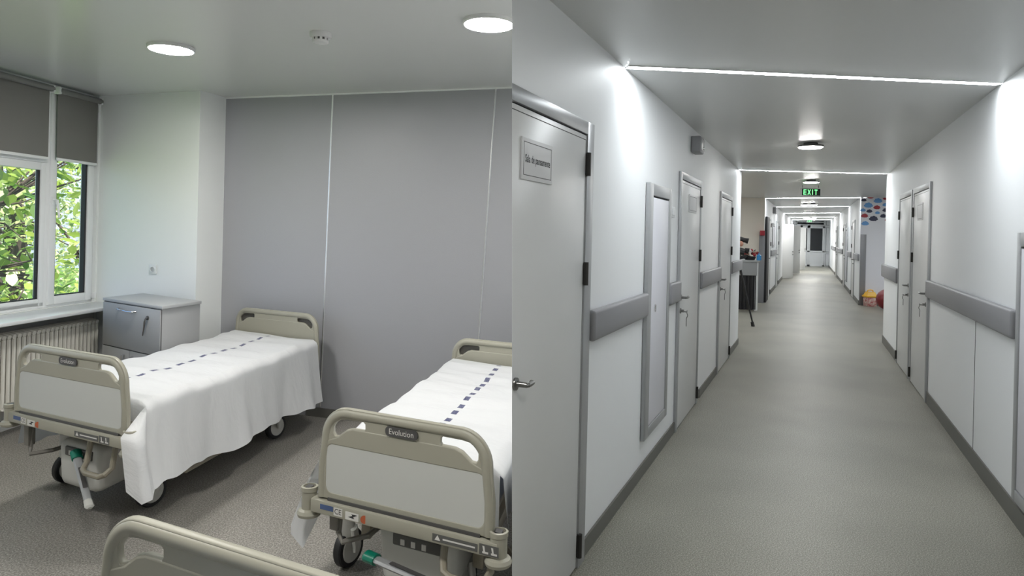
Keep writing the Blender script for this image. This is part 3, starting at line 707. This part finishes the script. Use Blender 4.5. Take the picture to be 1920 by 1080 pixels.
b = MB(); m_ = (x0+x1)/2; b.tube([(m_-.07, TY+.1, zt_+.12), (m_-.06, TY+.1, zt_+.165), (m_, TY+.1, zt_+.175), (m_+.06, TY+.1, zt_+.165), (m_+.07, TY+.1, zt_+.12)], .014, 8); b.build('handle', M['yellow'], r)
b = MB(); rx = atz(1661, 582, 0); b.sphere((rx.x+.1, rx.y+.1, .24), .27, 20, (.95, .9, .9))
b.bm.verts.ensure_lookup_table()
for v in b.bm.verts: v.co.z = max(.0, v.co.z)
tag(b.build('bean_bag', M['red'], None, (rx.x+.1, rx.y+.1, 0)), 'dark red bean bag partly hidden behind the right wall end', 'bean bag')

# ================================================================== THINGS OF THE WARD
WG = 'round lamps in the ward ceiling'
for p, lab in (((-2.19, 4.40), 'round white ward lamp nearer the window'), ((-.15, 3.70), 'round white ward lamp cut by the corridor edge'), ((-2.95, 2.25), 'round ward lamp out of the picture above the first bed row'), ((-.95, 1.45), 'round ward lamp out of the picture above the viewer')):
    round_lamp((p[0], p[1], HC), .128, lab, WG, ward=True)
sd = Vector((-1.13, 4.0, HC))
r = empty('smoke_detector', sd, 'white smoke detector between the two ward lamps', 'smoke detector')
b = MB(); b.lathe(sd, (0, 0, -1), [(.062, 0), (.062, .02), (.056, .03)], 28); b.build('detector_base', M['lamp_body'], r)
b = MB(); b.lathe(sd+Vector((0, 0, -.03)), (0, 0, -1), [(.042, 0), (.042, .014)], 24); b.build('detector_slot', M['label_grey'], r)
b = MB()
for k in range(10):
    a = 2*math.pi*k/10; b.box(lambda x, y, z: sd+Vector((math.cos(a)*x-math.sin(a)*y, math.sin(a)*x+math.cos(a)*y, z)), .038, .046, -.007, .007, -.045, -.03)
b.lathe(sd+Vector((0, 0, -.044)), (0, 0, -1), [(.046, 0), (.044, .012), (.03, .017)], 24); b.build('detector_cap', M['lamp_body'], r)

# window: frames, sashes, panes
def wbox(b, s0, s1, n0, n1, z0, z1, bev=.004): b.box(WN, s0, s1, n0, n1, z0, z1, bev)
win = empty('window_1', WN(-1.5, 0, .885), 'wide white framed window with trees outside', 'window', kind='structure')
b = MB()
wbox(b, -3.1, -.02, -.10, -.03, .885, .935); wbox(b, -3.1, -.02, -.10, -.03, 2.63, 2.70)
wbox(b, -.075, -.02, -.10, -.03, .885, 2.70); wbox(b, -.575, -.52, -.10, -.028, .885, 2.70); wbox(b, -1.95, -1.89, -.10, -.03, .885, 2.70); wbox(b, -3.1, -3.04, -.10, -.03, .885, 2.70)
b.build('window_frame', M['pvc'], win)
def sash(s0, s1, z0, z1, fw, name, n1=-.012):
    b = MB()
    wbox(b, s0, s0+fw, -.085, n1, z0, z1, .006); wbox(b, s1-fw, s1, -.085, n1, z0, z1, .006)
    wbox(b, s0+fw, s1-fw, -.085, n1, z0, z0+fw, .006); wbox(b, s0+fw, s1-fw, -.085, n1, z1-fw, z1, .006)
    o = b.build('sash', M['pvc'], win)
    b = MB(); g = .013
    wbox(b, s0+fw-.002, s0+fw+g, -.06, n1-.012, z0+fw, z1-fw, 0); wbox(b, s1-fw-g*1.6, s1-fw+.002, -.06, n1-.012, z0+fw, z1-fw, 0); wbox(b, s0+fw, s1-fw, -.06, n1-.012, z0+fw-.002, z0+fw+g*.6, 0)
    b.build('gasket', M['black'], o)
    b = MB(); b.face([WN(s0+fw, -.05, z0+fw), WN(s1-fw, -.05, z0+fw), WN(s1-fw, -.05, z1-fw), WN(s0+fw, -.05, z1-fw)]); b.build('pane', M['glass'], o, smooth=0, solid=False)
    return o
sash(-.545, -.05, .905, 2.68, .068, 'sash')
sash(-1.91, -.56, .90, 2.06, .062, 'sash', -.03)
sash(-3.06, -1.93, .90, 2.68, .062, 'sash', -.03)
b = MB(); wbox(b, -1.91, -.56, -.09, -.022, 2.06, 2.14, .006); b.build('transom_bar', M['pvc'], win)
r_ = MB(); r_.box(WN, -.535, -.505, -.012, -.002, 1.72, 1.79, .003); r_.tube([WN(-.52, .0, 1.765), WN(-.52, .03, 1.76), WN(-.515, .035, 1.70), WN(-.50, .033, 1.62)], [.012, .011, .011, .008], 8); r_.build('window_handle', M['pvc'], win)
b = MB(); wbox(b, -.032, -.012, -.03, .006, .915, .965, .004); wbox(b, -.032, -.012, -.03, .006, 2.5, 2.56, .004); b.build('sash_hinge', M['pvc'], win)
b = MB(); b.box(WN, -3.2, .02, -.03, .36, .853, .882, .008)
structure(b.build('trim_8', M['sill']), 'deep white window sill above the radiator', 'sill')
# roller blinds
BG = 'grey roller blinds over the window'
def blind(s0, s1, zb, label):
    r = empty('roller_blind', WN((s0+s1)/2, .03, 2.66), label, 'blind', BG)
    b = MB(); b.tube([WN(s0, .035, 2.655), WN(s1, .035, 2.655)], .024, 14); b.build('roller_tube', M['blind_rail'], r)
    b = MB(); b.box(WN, s0+.015, s1-.01, .012, .0145, zb, 2.655); b.build('blind_cloth', M['blind'], r)
    b = MB(); b.box(WN, s0+.015, s1-.01, .008, .02, zb-.024, zb, .004); b.build('bottom_bar', M['pvc'], r)
    for s in (s0, s1):
        b = MB(); b.box(WN, s-.012, s+.008, .0, .055, 2.625, 2.685, .005); b.build('blind_bracket', M['pvc'], r)
    return r
blind(-.535, -.045, 2.11, 'narrow grey roller blind over the right window sash')
blind(-1.92, -.60, 2.105, 'wide grey roller blind over the big left window pane')
# radiator
RS0, RS1 = -1.75, -.70
def RD(s, n, z): return WN(s, n, z)
r = empty('radiator', WN(-1.2, .2, .2), 'cream ribbed column radiator under the window sill', 'radiator')
nrib = 36; ns = (.10, .155, .21)
for i in range(nrib):
    s = -.27-i*.045; b = MB()
    for n in ns:
        b.tube([RD(s, n, .25), RD(s, n, .73)], .0155, 8)
    for z in (.24, .745):
        b.tube([RD(s, ns[0]-.01, z), RD(s, (ns[0]+ns[2])/2, z+(.012 if z > .5 else -.012)), RD(s, ns[2]+.008, z)], [.018, .022, .018], 8)
    b.build('radiator_column', M['radiator'], r)
for z in (.25, .735):
    b = MB(); b.tube([RD(-.24, .155, z), RD(-.27-nrib*.045, .155, z)], .02, 10); b.build('header_pipe', M['radiator'], r)
b = MB(); b.lathe(RD(-.24, .155, .735), RD(1, 0, 0)-RD(0, 0, 0), [(.02, 0), (.02, .03), (.014, .035), (.014, .05)], 12); b.build('end_plug', M['black'], r)
for s in (-.5, -1.6):
    b = MB(); b.box(RD, s-.012, s+.012, .13, .18, .0, .24, .004); b.build('radiator_foot', M['radiator'], r)
# socket
r = empty('wall_socket', WW(-.462, 0, 1.195), 'white wall socket on the white wall above the bedside cabinet', 'socket')
b = MB(); b.box(WW, -.503, -.421, .001, .010, 1.154, 1.236, .004); b.build('socket_plate', M['socket'], r)
b = MB(); b.lathe(WW(-.462, .010, 1.195), WW(0, 1, 0)-WW(0, 0, 0), [(.026, 0), (.026, .004), (.021, .004), (.019, -.008)], 20); b.build('socket_well', M['socket'], r)
b = MB()
for d in (-.009, .009): b.lathe(WW(-.462+d, -.001, 1.195), WW(0, 1, 0)-WW(0, 0, 0), [(.0035, 0), (.0035, .006)], 8)
b.lathe(WW(-.462, -.001, 1.21), WW(0, 1, 0)-WW(0, 0, 0), [(.003, 0), (.003, .01)], 8); b.build('socket_holes', M['dark'], r)

# bedside cabinet
CA = Vector((-3.28, 5.58, 0)); CU = Vector((.73, -.50, 0)); CV = Vector((.10, .425, 0)); CH = .985
def CF(a, b_, z): return CA+CU*a+CV*b_+Vector((0, 0, z))
r = empty('bedside_cabinet', CF(.5, .5, 0), 'light grey bedside cabinet between the window sill and the corner bed', 'cabinet')
b = MB(); b.box(CF, 0.012, .985, .03, .99, .06, CH-.022, .002); b.build('cabinet_body', M['laminate'], r)
b = MB(); b.box(CF, 0, 1, 0, 1, CH-.022, CH, .002); b.build('cabinet_top', M['laminate_top'], r)
b = MB(); b.box(CF, .03, .97, .06, .97, .0, .06); b.build('plinth', M['dark'], r)
b = MB(); b.box(CF, .014, .983, .022, .03, .07, CH-.026); b.build('shadow_gap', M['dark'], r)
b = MB(); b.box(CF, .018, .98, -.01, .024, .615, CH-.03, .003); dr = b.build('drawer', M['laminate'], r)
b = MB(); b.tube([CF(.30, -.01, .925), CF(.32, -.07, .922), CF(.40, -.085, .918), CF(.50, -.085, .915), CF(.57, -.07, .915), CF(.59, -.01, .917)], .009, 8, .6); b.build('drawer_handle', M['chrome'], dr)
b = MB(); b.lathe(CF(.79, -.012, .885), CF(0, -1, 0)-CF(0, 0, 0), [(.016, 0), (.016, .006), (.01, .008)], 12); b.build('drawer_lock', M['dark'], dr)
for a0, a1, ha in ((.018, .497, .42), (.503, .98, .56)):
    b = MB(); b.box(CF, a0, a1, -.01, .024, .075, .608, .003); d_ = b.build('cabinet_door', M['laminate'], r)
    b = MB(); b.tube([CF(ha, -.01, .57), CF(ha, -.08, .565), CF(ha, -.08, .50), CF(ha, -.08, .45), CF(ha, -.01, .44)], .008, 8); b.build('door_handle', M['chrome'], d_)
e = empty('key', CF(.79, -.03, .885), 'key hanging in the drawer lock of the bedside cabinet', 'key')
b = MB(); b.tube([CF(.79, -.03, .89), CF(.785, -.06, .88), CF(.775, -.06, .85)], .006, 6); b.build('key_head', M['steel'], e)
b = MB(); b.tube([CF(.77, -.055, .86), CF(.755, -.05, .80), CF(.735, -.045, .75)], [.008, .006, .004], 6); b.build('key_tag', M['steel'], e)

# ------------------------------------------------------------------ beds
BG_ = 'beige hospital beds in the ward'
U0 = Vector((.898, -.44, 0))
def make_bed(P, Hd, W, zt, zt_head, mtop, label, pedal=0, stickers=True, U=U0, fb_top=None):
    """P: foot-left corner, Hd: head-left corner on the floor plan; zt: top of the footboard"""
    P, Hd = Vector((*P, 0)), Vector((*Hd, 0)); V = (Hd-P); Ln = V.length; V = V/Ln
    def B(w, v, z): return P+U*w+V*v+Vector((0, 0, z))
    root = empty('hospital_bed', B(W/2, Ln/2, 0), label, 'bed', BG_)
    def board(v, zt, zb, name, plate):
        """moulded board: fat rim rail, thinner web with two curved hand slots, lower shield"""
        R_ = .125; n_sub = 10
        k = .0
        out = [(0, zb), (W, zb)] + [(W-.004, zt-R_-.12)] + arc(W-R_-.012, zt-R_, R_, 0, 90, n_sub) + arc(R_+.012, zt-R_, R_, 90, 180, n_sub) + [(.004, zt-R_-.12)]
        def slot(m):
            q = [(.062, .074), (.074, .055), (.10, .042), (.135, .037), (.218, .036), (.229, .045), (.230, .066), (.222, .077), (.163, .078), (.134, .087), (.112, .103), (.094, .117), (.074, .118), (.063, .104)]
            return [((x if not m else W-x), zt-y) for x, y in q]
        holes = [slot(0), slot(1)]
        pz0, pz1 = zb+.02, zt-.145
        panel = rrect(.032, W-.032, pz0, pz1, .035) if plate else None
        b = MB()
        me = curve_mesh([out]+holes+([panel] if panel else []), .008, .004, 1)
        b.add_mesh(me, lambda c: B(c.x, v+c.z, c.y))
        # raised shield below the slots
        low = [(.014, zb+.002), (W-.014, zb+.002), (W-.016, zt-.185)] + [(W-x, zt-y) for x, y in ((.035, .142), (.07, .128), (.097, .118), (.115, .104), (.137, .088), (.166, .079), (.23, .078))] + [(x, zt-y) for x, y in ((.23, .078), (.166, .079), (.137, .088), (.115, .104), (.097, .118), (.07, .128), (.035, .142), (.016, .185))]
        me = curve_mesh([low]+([panel] if panel else []), .009, .005, 2)
        b.add_mesh(me, lambda c: B(c.x, v+c.z, c.y))
        path = [(.016, zb), (.016, zb+.12)]+list(reversed(arc(R_+.014, zt-R_, R_-.018, 90, 180, n_sub)))[0:]+arc(W-R_-.014, zt-R_, R_-.018, 90, 0, n_sub)+[(W-.016, zb+.12), (W-.016, zb)]
        b.tube([B(x, v, z) for x, z in path], .0205, 12, 1.0)
        o = b.build(name, M['beige'], root, smooth=50)
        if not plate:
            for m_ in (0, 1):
                b = MB(); b.add_mesh(curve_mesh([slot(m_)], .002), lambda c: B(c.x, v+.012+c.z, c.y)); b.build('slot_shade', M['slot_dark'], o)  # dark plate fills the slot in place of the shaded wall behind
        if plate:
            b = MB(); me = curve_mesh([rrect(.033, W-.033, pz0+.001, pz1-.001, .034)], .006, .002, 1)
            b.add_mesh(me, lambda c: B(c.x, v-.004+c.z, c.y)); b.build('infill_panel', M['infill'], o, smooth=40)
        return o
    zb = zt-.368
    fb = board(0, zt, zb, 'footboard', True)
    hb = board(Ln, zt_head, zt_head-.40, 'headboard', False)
    # badge
    b = MB(); bw, bh = .148, .034; bc = W*.5
    me = curve_mesh([rrect(bc-bw/2, bc+bw/2, zt-.070, zt-.070+bh, .015)], .003, .001, 1); b.add_mesh(me, lambda c: B(c.x, -.017+c.z, c.y)); bd = b.build('badge', M['dark'], fb, smooth=40)
    me = text_mesh('Evolution', .031); b = MB(); b.add_mesh(me, lambda c: B(bc+c.x*.98, -.0216, zt-.053+c.y)); b.build('badge_lettering', M['label_white'], bd, smooth=0, solid=False)
    # cross bar and bumpers
    b = MB(); b.box(B, -.03, W+.025, -.035, .03, zb-.062, zb-.008, .006); cb = b.build('cross_bar', M['beige'], root)
    b = MB(); b.box(B, .05, W-.05, -.02, .02, zb-.009, zb+.004); b.build('board_gap', M['dark'], cb)
    if stickers:
        def st(w0, w1, z0, z1, m, nm='sticker'):
            b = MB(); b.box(B, w0, w1, -.0363, -.0352, zb+z0, zb+z1); return b.build(nm, M[m], cb)
        st(.022, .088, -.040, -.020, 'blue_label'); ce = st(.092, .135, -.052, -.021, 'label_white'); st(.150, .215, -.055, -.024, 'label_white')
        me = text_mesh('CE', .030); b = MB(); b.add_mesh(me, lambda c: B(.113+c.x, -.0368, zb-.036+c.y)); b.build('lettering', M['ink'], ce, smooth=0, solid=False)
        b = MB(); zz = [(.163, -.044), (.185, -.036), (.18, -.03), (.21, -.03), (.19, -.04), (.195, -.047)]; b.face([B(x, -.0368, zb+z) for x, z in zz]); b.build('scribble', M['ink'], cb, smooth=0)
        b = MB(); b.lathe(B(.243, -.0352, zb-.039), -V, [(.016, 0), (.016, .0012)], 16); b.build('sticker', M['label_red'], cb)
        st(.555, .745, -.052, -.024, 'label_grey'); st(.752, .83, -.056, -.018, 'label_grey')
        b = MB(); b.face([B(.565, -.0368, zb-.046), B(.59, -.0368, zb-.046), B(.5775, -.0368, zb-.027)]); b.face([B(.60, -.0368, zb-.041), B(.735, -.0368, zb-.041), B(.735, -.0368, zb-.035), B(.60, -.0368, zb-.035)])
        for x in (.765, .80):
            b.face([B(x, -.0368, zb-.05), B(x+.024, -.0368, zb-.05), B(x+.024, -.0368, zb-.043), B(x, -.0368, zb-.043)]); b.face([B(x+.004, -.0368, zb-.043), B(x+.011, -.0368, zb-.043), B(x+.008, -.0368, zb-.024), B(x, -.0368, zb-.024)])
        b.build('label_symbols', M['label_white'], cb, smooth=0, solid=False)
    for w in (-.055, W+.022):
        b = MB(); b.lathe(B(w, 0, zb-.10), (0, 0, 1), [(.03, 0), (.046, .006), (.05, .018), (.044, .03), (.031, .036), (.031, .105), (.034, .108), (.034, .125), (.026, .127), (.024, .11)], 22, True); bp = b.build('bumper', M['beige'], root)
        b = MB(); b.box(B, w-.014, w+.014, -.016, .016, zb+.015, zb+.0255); b.build('socket_hole', M['dark'], bp)
    # deck, mattress, chassis
    b = MB(); b.box(B, .05, W-.05, .05, Ln-.05, zb-.05, zb+.02, .01); b.build('bed_deck', M['beige_dark'], root)
    b = MB(); b.box(B, .02, W-.02, .155, Ln-.04, zb+.02, mtop-.032, .03, 3); b.build('mattress', M['mattress'], root)
    b = MB()
    for w in (.12, W-.12): b.box(B, w-.025, w+.025, .25, Ln-.2, .24, .30, .006)
    for v in (.42, Ln-.45): b.box(B, .06, W-.06, v-.03, v+.03, .23, .29, .006)
    b.build('chassis', M['beige_dark'], root)
    b = MB()
    for v, dv in ((.55, .35), (Ln-.55, -.35)):
        for w in (.2, W-.2): b.tube([B(w, v, .29), B(w, v+dv, zb-.05)], .022, 8)
    b.build('lift_arms', M['frame_metal'], root)
    b = MB()
    b.tube([B(W-.04, .45, .26), B(W-.02, .5, .21), B(W-.02, 1.0, .21), B(W-.04, 1.05, .26)], .014, 8); b.build('side_rail', M['beige_dark'], root)
    # motor housing
    b = MB()
    def hs(t):  # rounded box sections
        return t
    b.box(lambda x, y, z: B(.25+.28*x+(.02*(1-z) if x < .5 else -.02*(1-z)), .09+.36*y, .16+.25*z), 0, 1.35, 0, 1, 0, 1, .05, 4); hm = b.build('motor_housing', M['housing'], root)
    b = MB(); b.box(B, .33, .56, .082, .1, .335, .385, .008, 3); b.build('control_recess', M['label_grey'], hm)
    for x in (.37, .42, .47):
        b = MB(); b.box(B, x, x+.02, .078, .083, .345, .368); b.build('control_button', M['label_white'], hm)
    b = MB(); b.tube([B(.585, .06, zb-.06), B(.585, .03, .36), B(.60, -.01, .335), B(.63, -.02, .325), B(.74, -.02, .325), B(.77, -.01, .335), B(.785, .03, .36), B(.785, .06, zb-.06)], .0145, 10); b.build('tow_handle', M['beige_dark'], root)
    b = MB(); b.tube([B(.08, .06, zb-.06), B(.08, .04, .35), B(.11, .02, .325), B(.2, .1, .335), B(.24, .3, .34)], .012, 8); b.build('linkage_bar', M['frame_metal'], root)
    b = MB(); b.box(B, .04, .085, .02, .07, .36, zb-.06, .006); b.build('linkage_block', M['frame_metal'], root)
    # pedal
    if pedal is not None:
        if pedal == 0: a_, z_ = (B(.46, .06, .365), B(.71, -.05, .175))
        else: a_, z_ = (B(.267, -.01, .312), B(.68, -.05, .285))
        d_ = (z_-a_).normalized()
        b = MB(); b.tube([a_, a_+d_*.05, z_-d_*.04], [.02, .022, .018], 8, .6, up=(0, 0, 1)); pd = b.build('brake_pedal', M['frame_grey'], root)
        b = MB(); b.tube([z_-d_*.05, z_-d_*.01, z_], [.02, .022, .012], 8, .7, up=(0, 0, 1)); b.build('pedal_end', M['housing'], pd)
        b = MB(); b.tube([a_-d_*.03, a_-d_*.02, a_+d_*.03], [.018, .028, .027], 12, .8, up=(0, 0, 1)); b.build('pedal_tip', M['green'], pd)
        sd_ = d_.cross(Vector((0, 0, 1))).normalized(); up_ = sd_.cross(d_)
        b = MB(); q0 = a_+d_*.10+up_*.0142; q1 = z_-d_*.12+up_*.0142; b.face([q0+sd_*.011, q0-sd_*.011, q1-sd_*.011, q1+sd_*.011]); b.build('pedal_strip', M['dark'], pd, smooth=0, solid=False)
    # casters
    for w, v in ((-.055, .42), (W-.23, .42), (-.02, Ln-.45), (W-.16, Ln-.45)):
        c = B(w, v, .09); ax = U
        b = MB(); b.lathe(B(w, v-.02, .30), (0, 0, -1), [(.034, 0), (.036, .02), (.036, .12), (.03, .15)], 14)
        b.tube([B(w+.04, v-.02, .2), B(w+.044, v, .12), B(w+.044, v, .085)], [.03, .034, .03], 10, .5); cs = b.build('caster', M['housing'], root)
        b = MB(); b.lathe(c-ax*.022, ax, [(.06, .0), (.084, 0), (.09, .008), (.09, .036), (.084, .044), (.06, .044)], 28, False); b.build('tyre', M['black'], cs)
        b = MB(); b.lathe(c-ax*.026, ax, [(.001, 0), (.062, .0), (.068, .006), (.068, .046), (.062, .052), (.001, .052)], 24, False); b.build('wheel_disc', M['housing'], cs)
    return root, B, Ln, zb
bed1, B1, L1, zb1 = make_bed((-2.69, 3.80), (-2.37, 5.995), .93, .925, .885, .70, 'beige hospital bed in the corner beside the bedside cabinet', 0)
bed2, B2, L2, zb2 = make_bed((-.759, 2.835), (-.405, 4.86), .80, .872, .845, .705, 'beige hospital bed in the middle, in front of the corridor wall edge', 1)
bed3, B3, L3, zb3 = make_bed((-.985, 1.705), (-1.36, -.30), .86, .895, .87, .72, 'beige hospital bed in the foreground with only its end board in view', None, False)

def make_sheet(B, W, Ln, zm, hl, hr, label, foot_l, foot_r, seed, dash=.5, flare_l=.10, flare_r=.10, fold=False, v0=.06, rise=0., tipcols=None):
    rnd = random.Random(seed); ph = [rnd.uniform(0, 6.28) for _ in range(12)]
    v1 = Ln-.045
    def top(w, v):
        r_ = .006*math.sin(9*v+3*w+ph[0])+.004*math.sin(23*v-4*w+ph[1])+.003*math.sin(41*v+11*w+ph[2])*max(0, math.sin(3*v+ph[3]))
        return zm+r_-.012*math.sin(math.pi*min(1, max(0, v/Ln)))
    def pos(t, v, sgn=0):
        if -1e-9 <= t <= W+1e-9:
            e = min(t, W-t); dz = -.02*max(0, 1-e/.03)**2
            return B(t, v, top(t, v)+dz)
        side = 1 if t > W else -1
        d = t-W if side > 0 else -t; h = hr if side > 0 else hl; fl = flare_r if side > 0 else flare_l
        q = d/h
        f = (.030*math.sin(6.5*v+ph[4]+side)+.018*math.sin(13*v+ph[5])+.010*math.sin(27*v+ph[6]))*q**1.2
        endk = max(0, 1-(v-v0)/.25)
        fe, vsh, tip = foot_l if side < 0 else foot_r
        g = math.exp(-(v-v0)/.22)
        out = .012+fl*d*(.55+.45*q)+f*(1-.8*g)+max(0, -(f+fl*d))*.7+fe*q**.8*g
        d = d*(1-(rise if side > 0 else 0)*(1-v/Ln))
        d = d*(1+tip*math.exp(-(v-v0)/.10)); v = v+vsh*min(1, q*2.2)*math.exp(-(v-v0)/.16)
        hem = .02*math.sin(4*v+ph[7])+.012*math.sin(9*v+ph[8])
        zz = top(W if side > 0 else 0, v)-.018-d*(1+hem*q)
        return B((W+out) if side > 0 else -out, v, max(zz, .05))
    b = MB(); uv = {}
    us = []
    nl, nt, nr_ = 16, 26, 18
    ts = [-hl*(1-i/nl) for i in range(nl)]+[W*i/nt for i in range(nt+1)]+[W+hr*(i+1)/nr_ for i in range(nr_)]
    nv = 84
    V = [[None]*(nv+1) for _ in ts]
    for i, t in enumerate(ts):
        for j in range(nv+1):
            v = v0+(v1-v0)*j/nv
            V[i][j] = b.bm.verts.new(pos(t, v)); uv[V[i][j]] = (t-W*dash, v)
    for i in range(len(ts)-1):
        for j in range(nv): b.bm.faces.new((V[i][j], V[i+1][j], V[i+1][j+1], V[i][j+1]))
    # turned down at the foot end behind the board
    ti = [i for i, t in enumerate(ts) if 0 <= t <= W]
    prev = [V[i][0] for i in ti]
    for k in range(1, 6):
        row = []
        for i in ti:
            p = b.bm.verts.new(B(ts[i], v0-.008, top(ts[i], v0)-.045*k)); uv[p] = (ts[i]-W*dash, v0-.05*k); row.append(p)
        for i in range(len(row)-1): b.bm.faces.new((prev[i], prev[i+1], row[i+1], row[i]))
        prev = row
    # the loose foot corner folds round the outside of the bumper
    if fold:
        edge = [V[ti[-1]][0]]+[V[i][0] for i in range(len(ts)) if ts[i] > W]; prev = edge
        for c in (.35, .7, 1.0):
            row = [edge[0]]
            for k in range(1, len(edge)):
                q = k/(len(edge)-1); e = edge[k].co; curl = .09*math.sin(math.pi*c)
                t_ = B(W-.005+.07*q, v0-(v0+.065)*min(1, q/.28), e.z-.03*q*(1 if c < .9 else -1))
                p = b.bm.verts.new(e.lerp(t_, c)+(B(1, -.3, 0)-B(0, 0, 0))*curl*min(1, q*3)); uv[p] = (9+c*.25, q*.48); row.append(p)
            for k in range(len(row)-1):
                try: b.bm.faces.new([x for x in (prev[k], prev[k+1], row[k+1], row[k])] if k else (prev[0], prev[1], row[1]))
                except ValueError: pass
            prev = row
    if tipcols:
        edge = [V[ti[0]][0]]+[V[i][0] for i in reversed(range(len(ts))) if ts[i] < 0]; prev = edge; nE = len(edge)-1
        for ci, (w_, v_, z_) in enumerate(tipcols):
            top_ = edge[0].co; bot = B(w_, v_, z_); row = [edge[0]]
            for k in range(1, nE+1):
                q = k/nE; p_ = top_.lerp(bot, q)+(B(-1, -.4, 0)-B(0, 0, 0))*.025*math.sin(math.pi*q)
                p = b.bm.verts.new(p_); uv[p] = (9+.12*ci, q*.4); row.append(p)
            for k in range(nE):
                b.bm.faces.new([prev[k], prev[k+1], row[k+1], row[k]] if k else [prev[0], prev[1], row[1]])
            prev = row
    L = b.bm.loops.layers.uv.new('UVMap')
    for f in b.bm.faces:
        for l in f.loops: l[L].uv = uv.get(l.vert, (9, 9))
    o = b.build('bed_sheet', M['sheet'], None, B(W/2, Ln/2, zm), smooth=180, solid=True)
    tag(o, label, 'sheet', 'white sheets over the beds')
    return o
make_sheet(B1, .93, L1, .695, .36, .46, 'white sheet draped over the corner bed, hanging low on its right side', (.05, -.05, .0), (.05, -.05, .0), 4, .50, flare_r=.14, fold=True, v0=.13, rise=.16)
make_sheet(B2, .80, L2, .705, .36, .20, 'white sheet with a blue dashed stripe over the middle bed', (.15, -.07, .0), (.0, 0, 0), 11, .50, .05, .02, v0=.11, tipcols=[(-.165, .02, .30), (-.115, .05, .235), (-.06, .09, .36), (-.01, .13, .50)])

# ================================================================== OUTSIDE: trees and lawn
poly_obj('ground', [(-40, -20, -2.5), (-4.6, -20, -2.5), (-4.2, 60, -2.5), (-60, 60, -2.5)], M['grass'], 'green lawn outside the window', 'ground')
def leaf(b, p, d, nrm, L, Wd, rnd):
    d = d.normalized(); s = d.cross(nrm).normalized(); n = s.cross(d)
    pts = [(0, 0), (.28, .42), (.6, .5), (.85, .26), (1, 0), (.85, -.26), (.6, -.5), (.28, -.42)]
    mid = b.bm.verts.new(p+d*L*.5-n*L*.06)
    vv = [b.bm.verts.new(p+d*L*x+s*Wd*y+n*(-.12*L*x*x)) for x, y in pts]
    for i in range(8): b.bm.faces.new((vv[i], vv[(i+1) % 8], mid))
def tree(name, base, top, blobs, nleaf, L, m, label, seed):
    rnd = random.Random(seed); r = empty(name, base, label, 'tree', 'trees outside the window')
    b = MB(); base, top = Vector(base), Vector(top)
    mid = (base+top)/2+Vector((rnd.uniform(-.2, .2), rnd.uniform(-.2, .2), 0)); b.tube([base, mid, top], [.2, .15, .07], 10)
    for c, rad in blobs:
        c = Vector(c); st = base.lerp(top, rnd.uniform(.45, .9))
        b.tube([st, st.lerp(c, .5)+Vector((0, 0, .15)), c], [.05, .03, .01], 7)
        for k in range(7):
            e = c+Vector((rnd.uniform(-1, 1), rnd.uniform(-1, 1), rnd.uniform(-.7, .7)))*rad; b.tube([c.lerp(st, .35), c.lerp(e, .4)+Vector((0, 0, .1)), e], [.02, .012, .004], 5)
    b.build('trunk', M['bark'], r)
    b = MB(); tot = sum(q[1]**2 for q in blobs)
    for c, rad in blobs:
        for i in range(int(nleaf*rad*rad/tot)):
            while True:
                q = Vector((rnd.uniform(-1, 1), rnd.uniform(-1, 1), rnd.uniform(-1, 1)))
                if .15 < q.length < 1: break
            p = Vector(c)+q*rad; d = Vector((rnd.uniform(-1, 1), rnd.uniform(-1, 1), rnd.uniform(-.9, .15)))
            n = Vector((rnd.uniform(-.7, .7), rnd.uniform(-.7, .7), 1)); l = L*rnd.uniform(.6, 1.25)
            leaf(b, p, d, n, l, l*rnd.uniform(.45, .7), rnd)
    b.build('foliage', m, r, smooth=0, solid=False)
    return r
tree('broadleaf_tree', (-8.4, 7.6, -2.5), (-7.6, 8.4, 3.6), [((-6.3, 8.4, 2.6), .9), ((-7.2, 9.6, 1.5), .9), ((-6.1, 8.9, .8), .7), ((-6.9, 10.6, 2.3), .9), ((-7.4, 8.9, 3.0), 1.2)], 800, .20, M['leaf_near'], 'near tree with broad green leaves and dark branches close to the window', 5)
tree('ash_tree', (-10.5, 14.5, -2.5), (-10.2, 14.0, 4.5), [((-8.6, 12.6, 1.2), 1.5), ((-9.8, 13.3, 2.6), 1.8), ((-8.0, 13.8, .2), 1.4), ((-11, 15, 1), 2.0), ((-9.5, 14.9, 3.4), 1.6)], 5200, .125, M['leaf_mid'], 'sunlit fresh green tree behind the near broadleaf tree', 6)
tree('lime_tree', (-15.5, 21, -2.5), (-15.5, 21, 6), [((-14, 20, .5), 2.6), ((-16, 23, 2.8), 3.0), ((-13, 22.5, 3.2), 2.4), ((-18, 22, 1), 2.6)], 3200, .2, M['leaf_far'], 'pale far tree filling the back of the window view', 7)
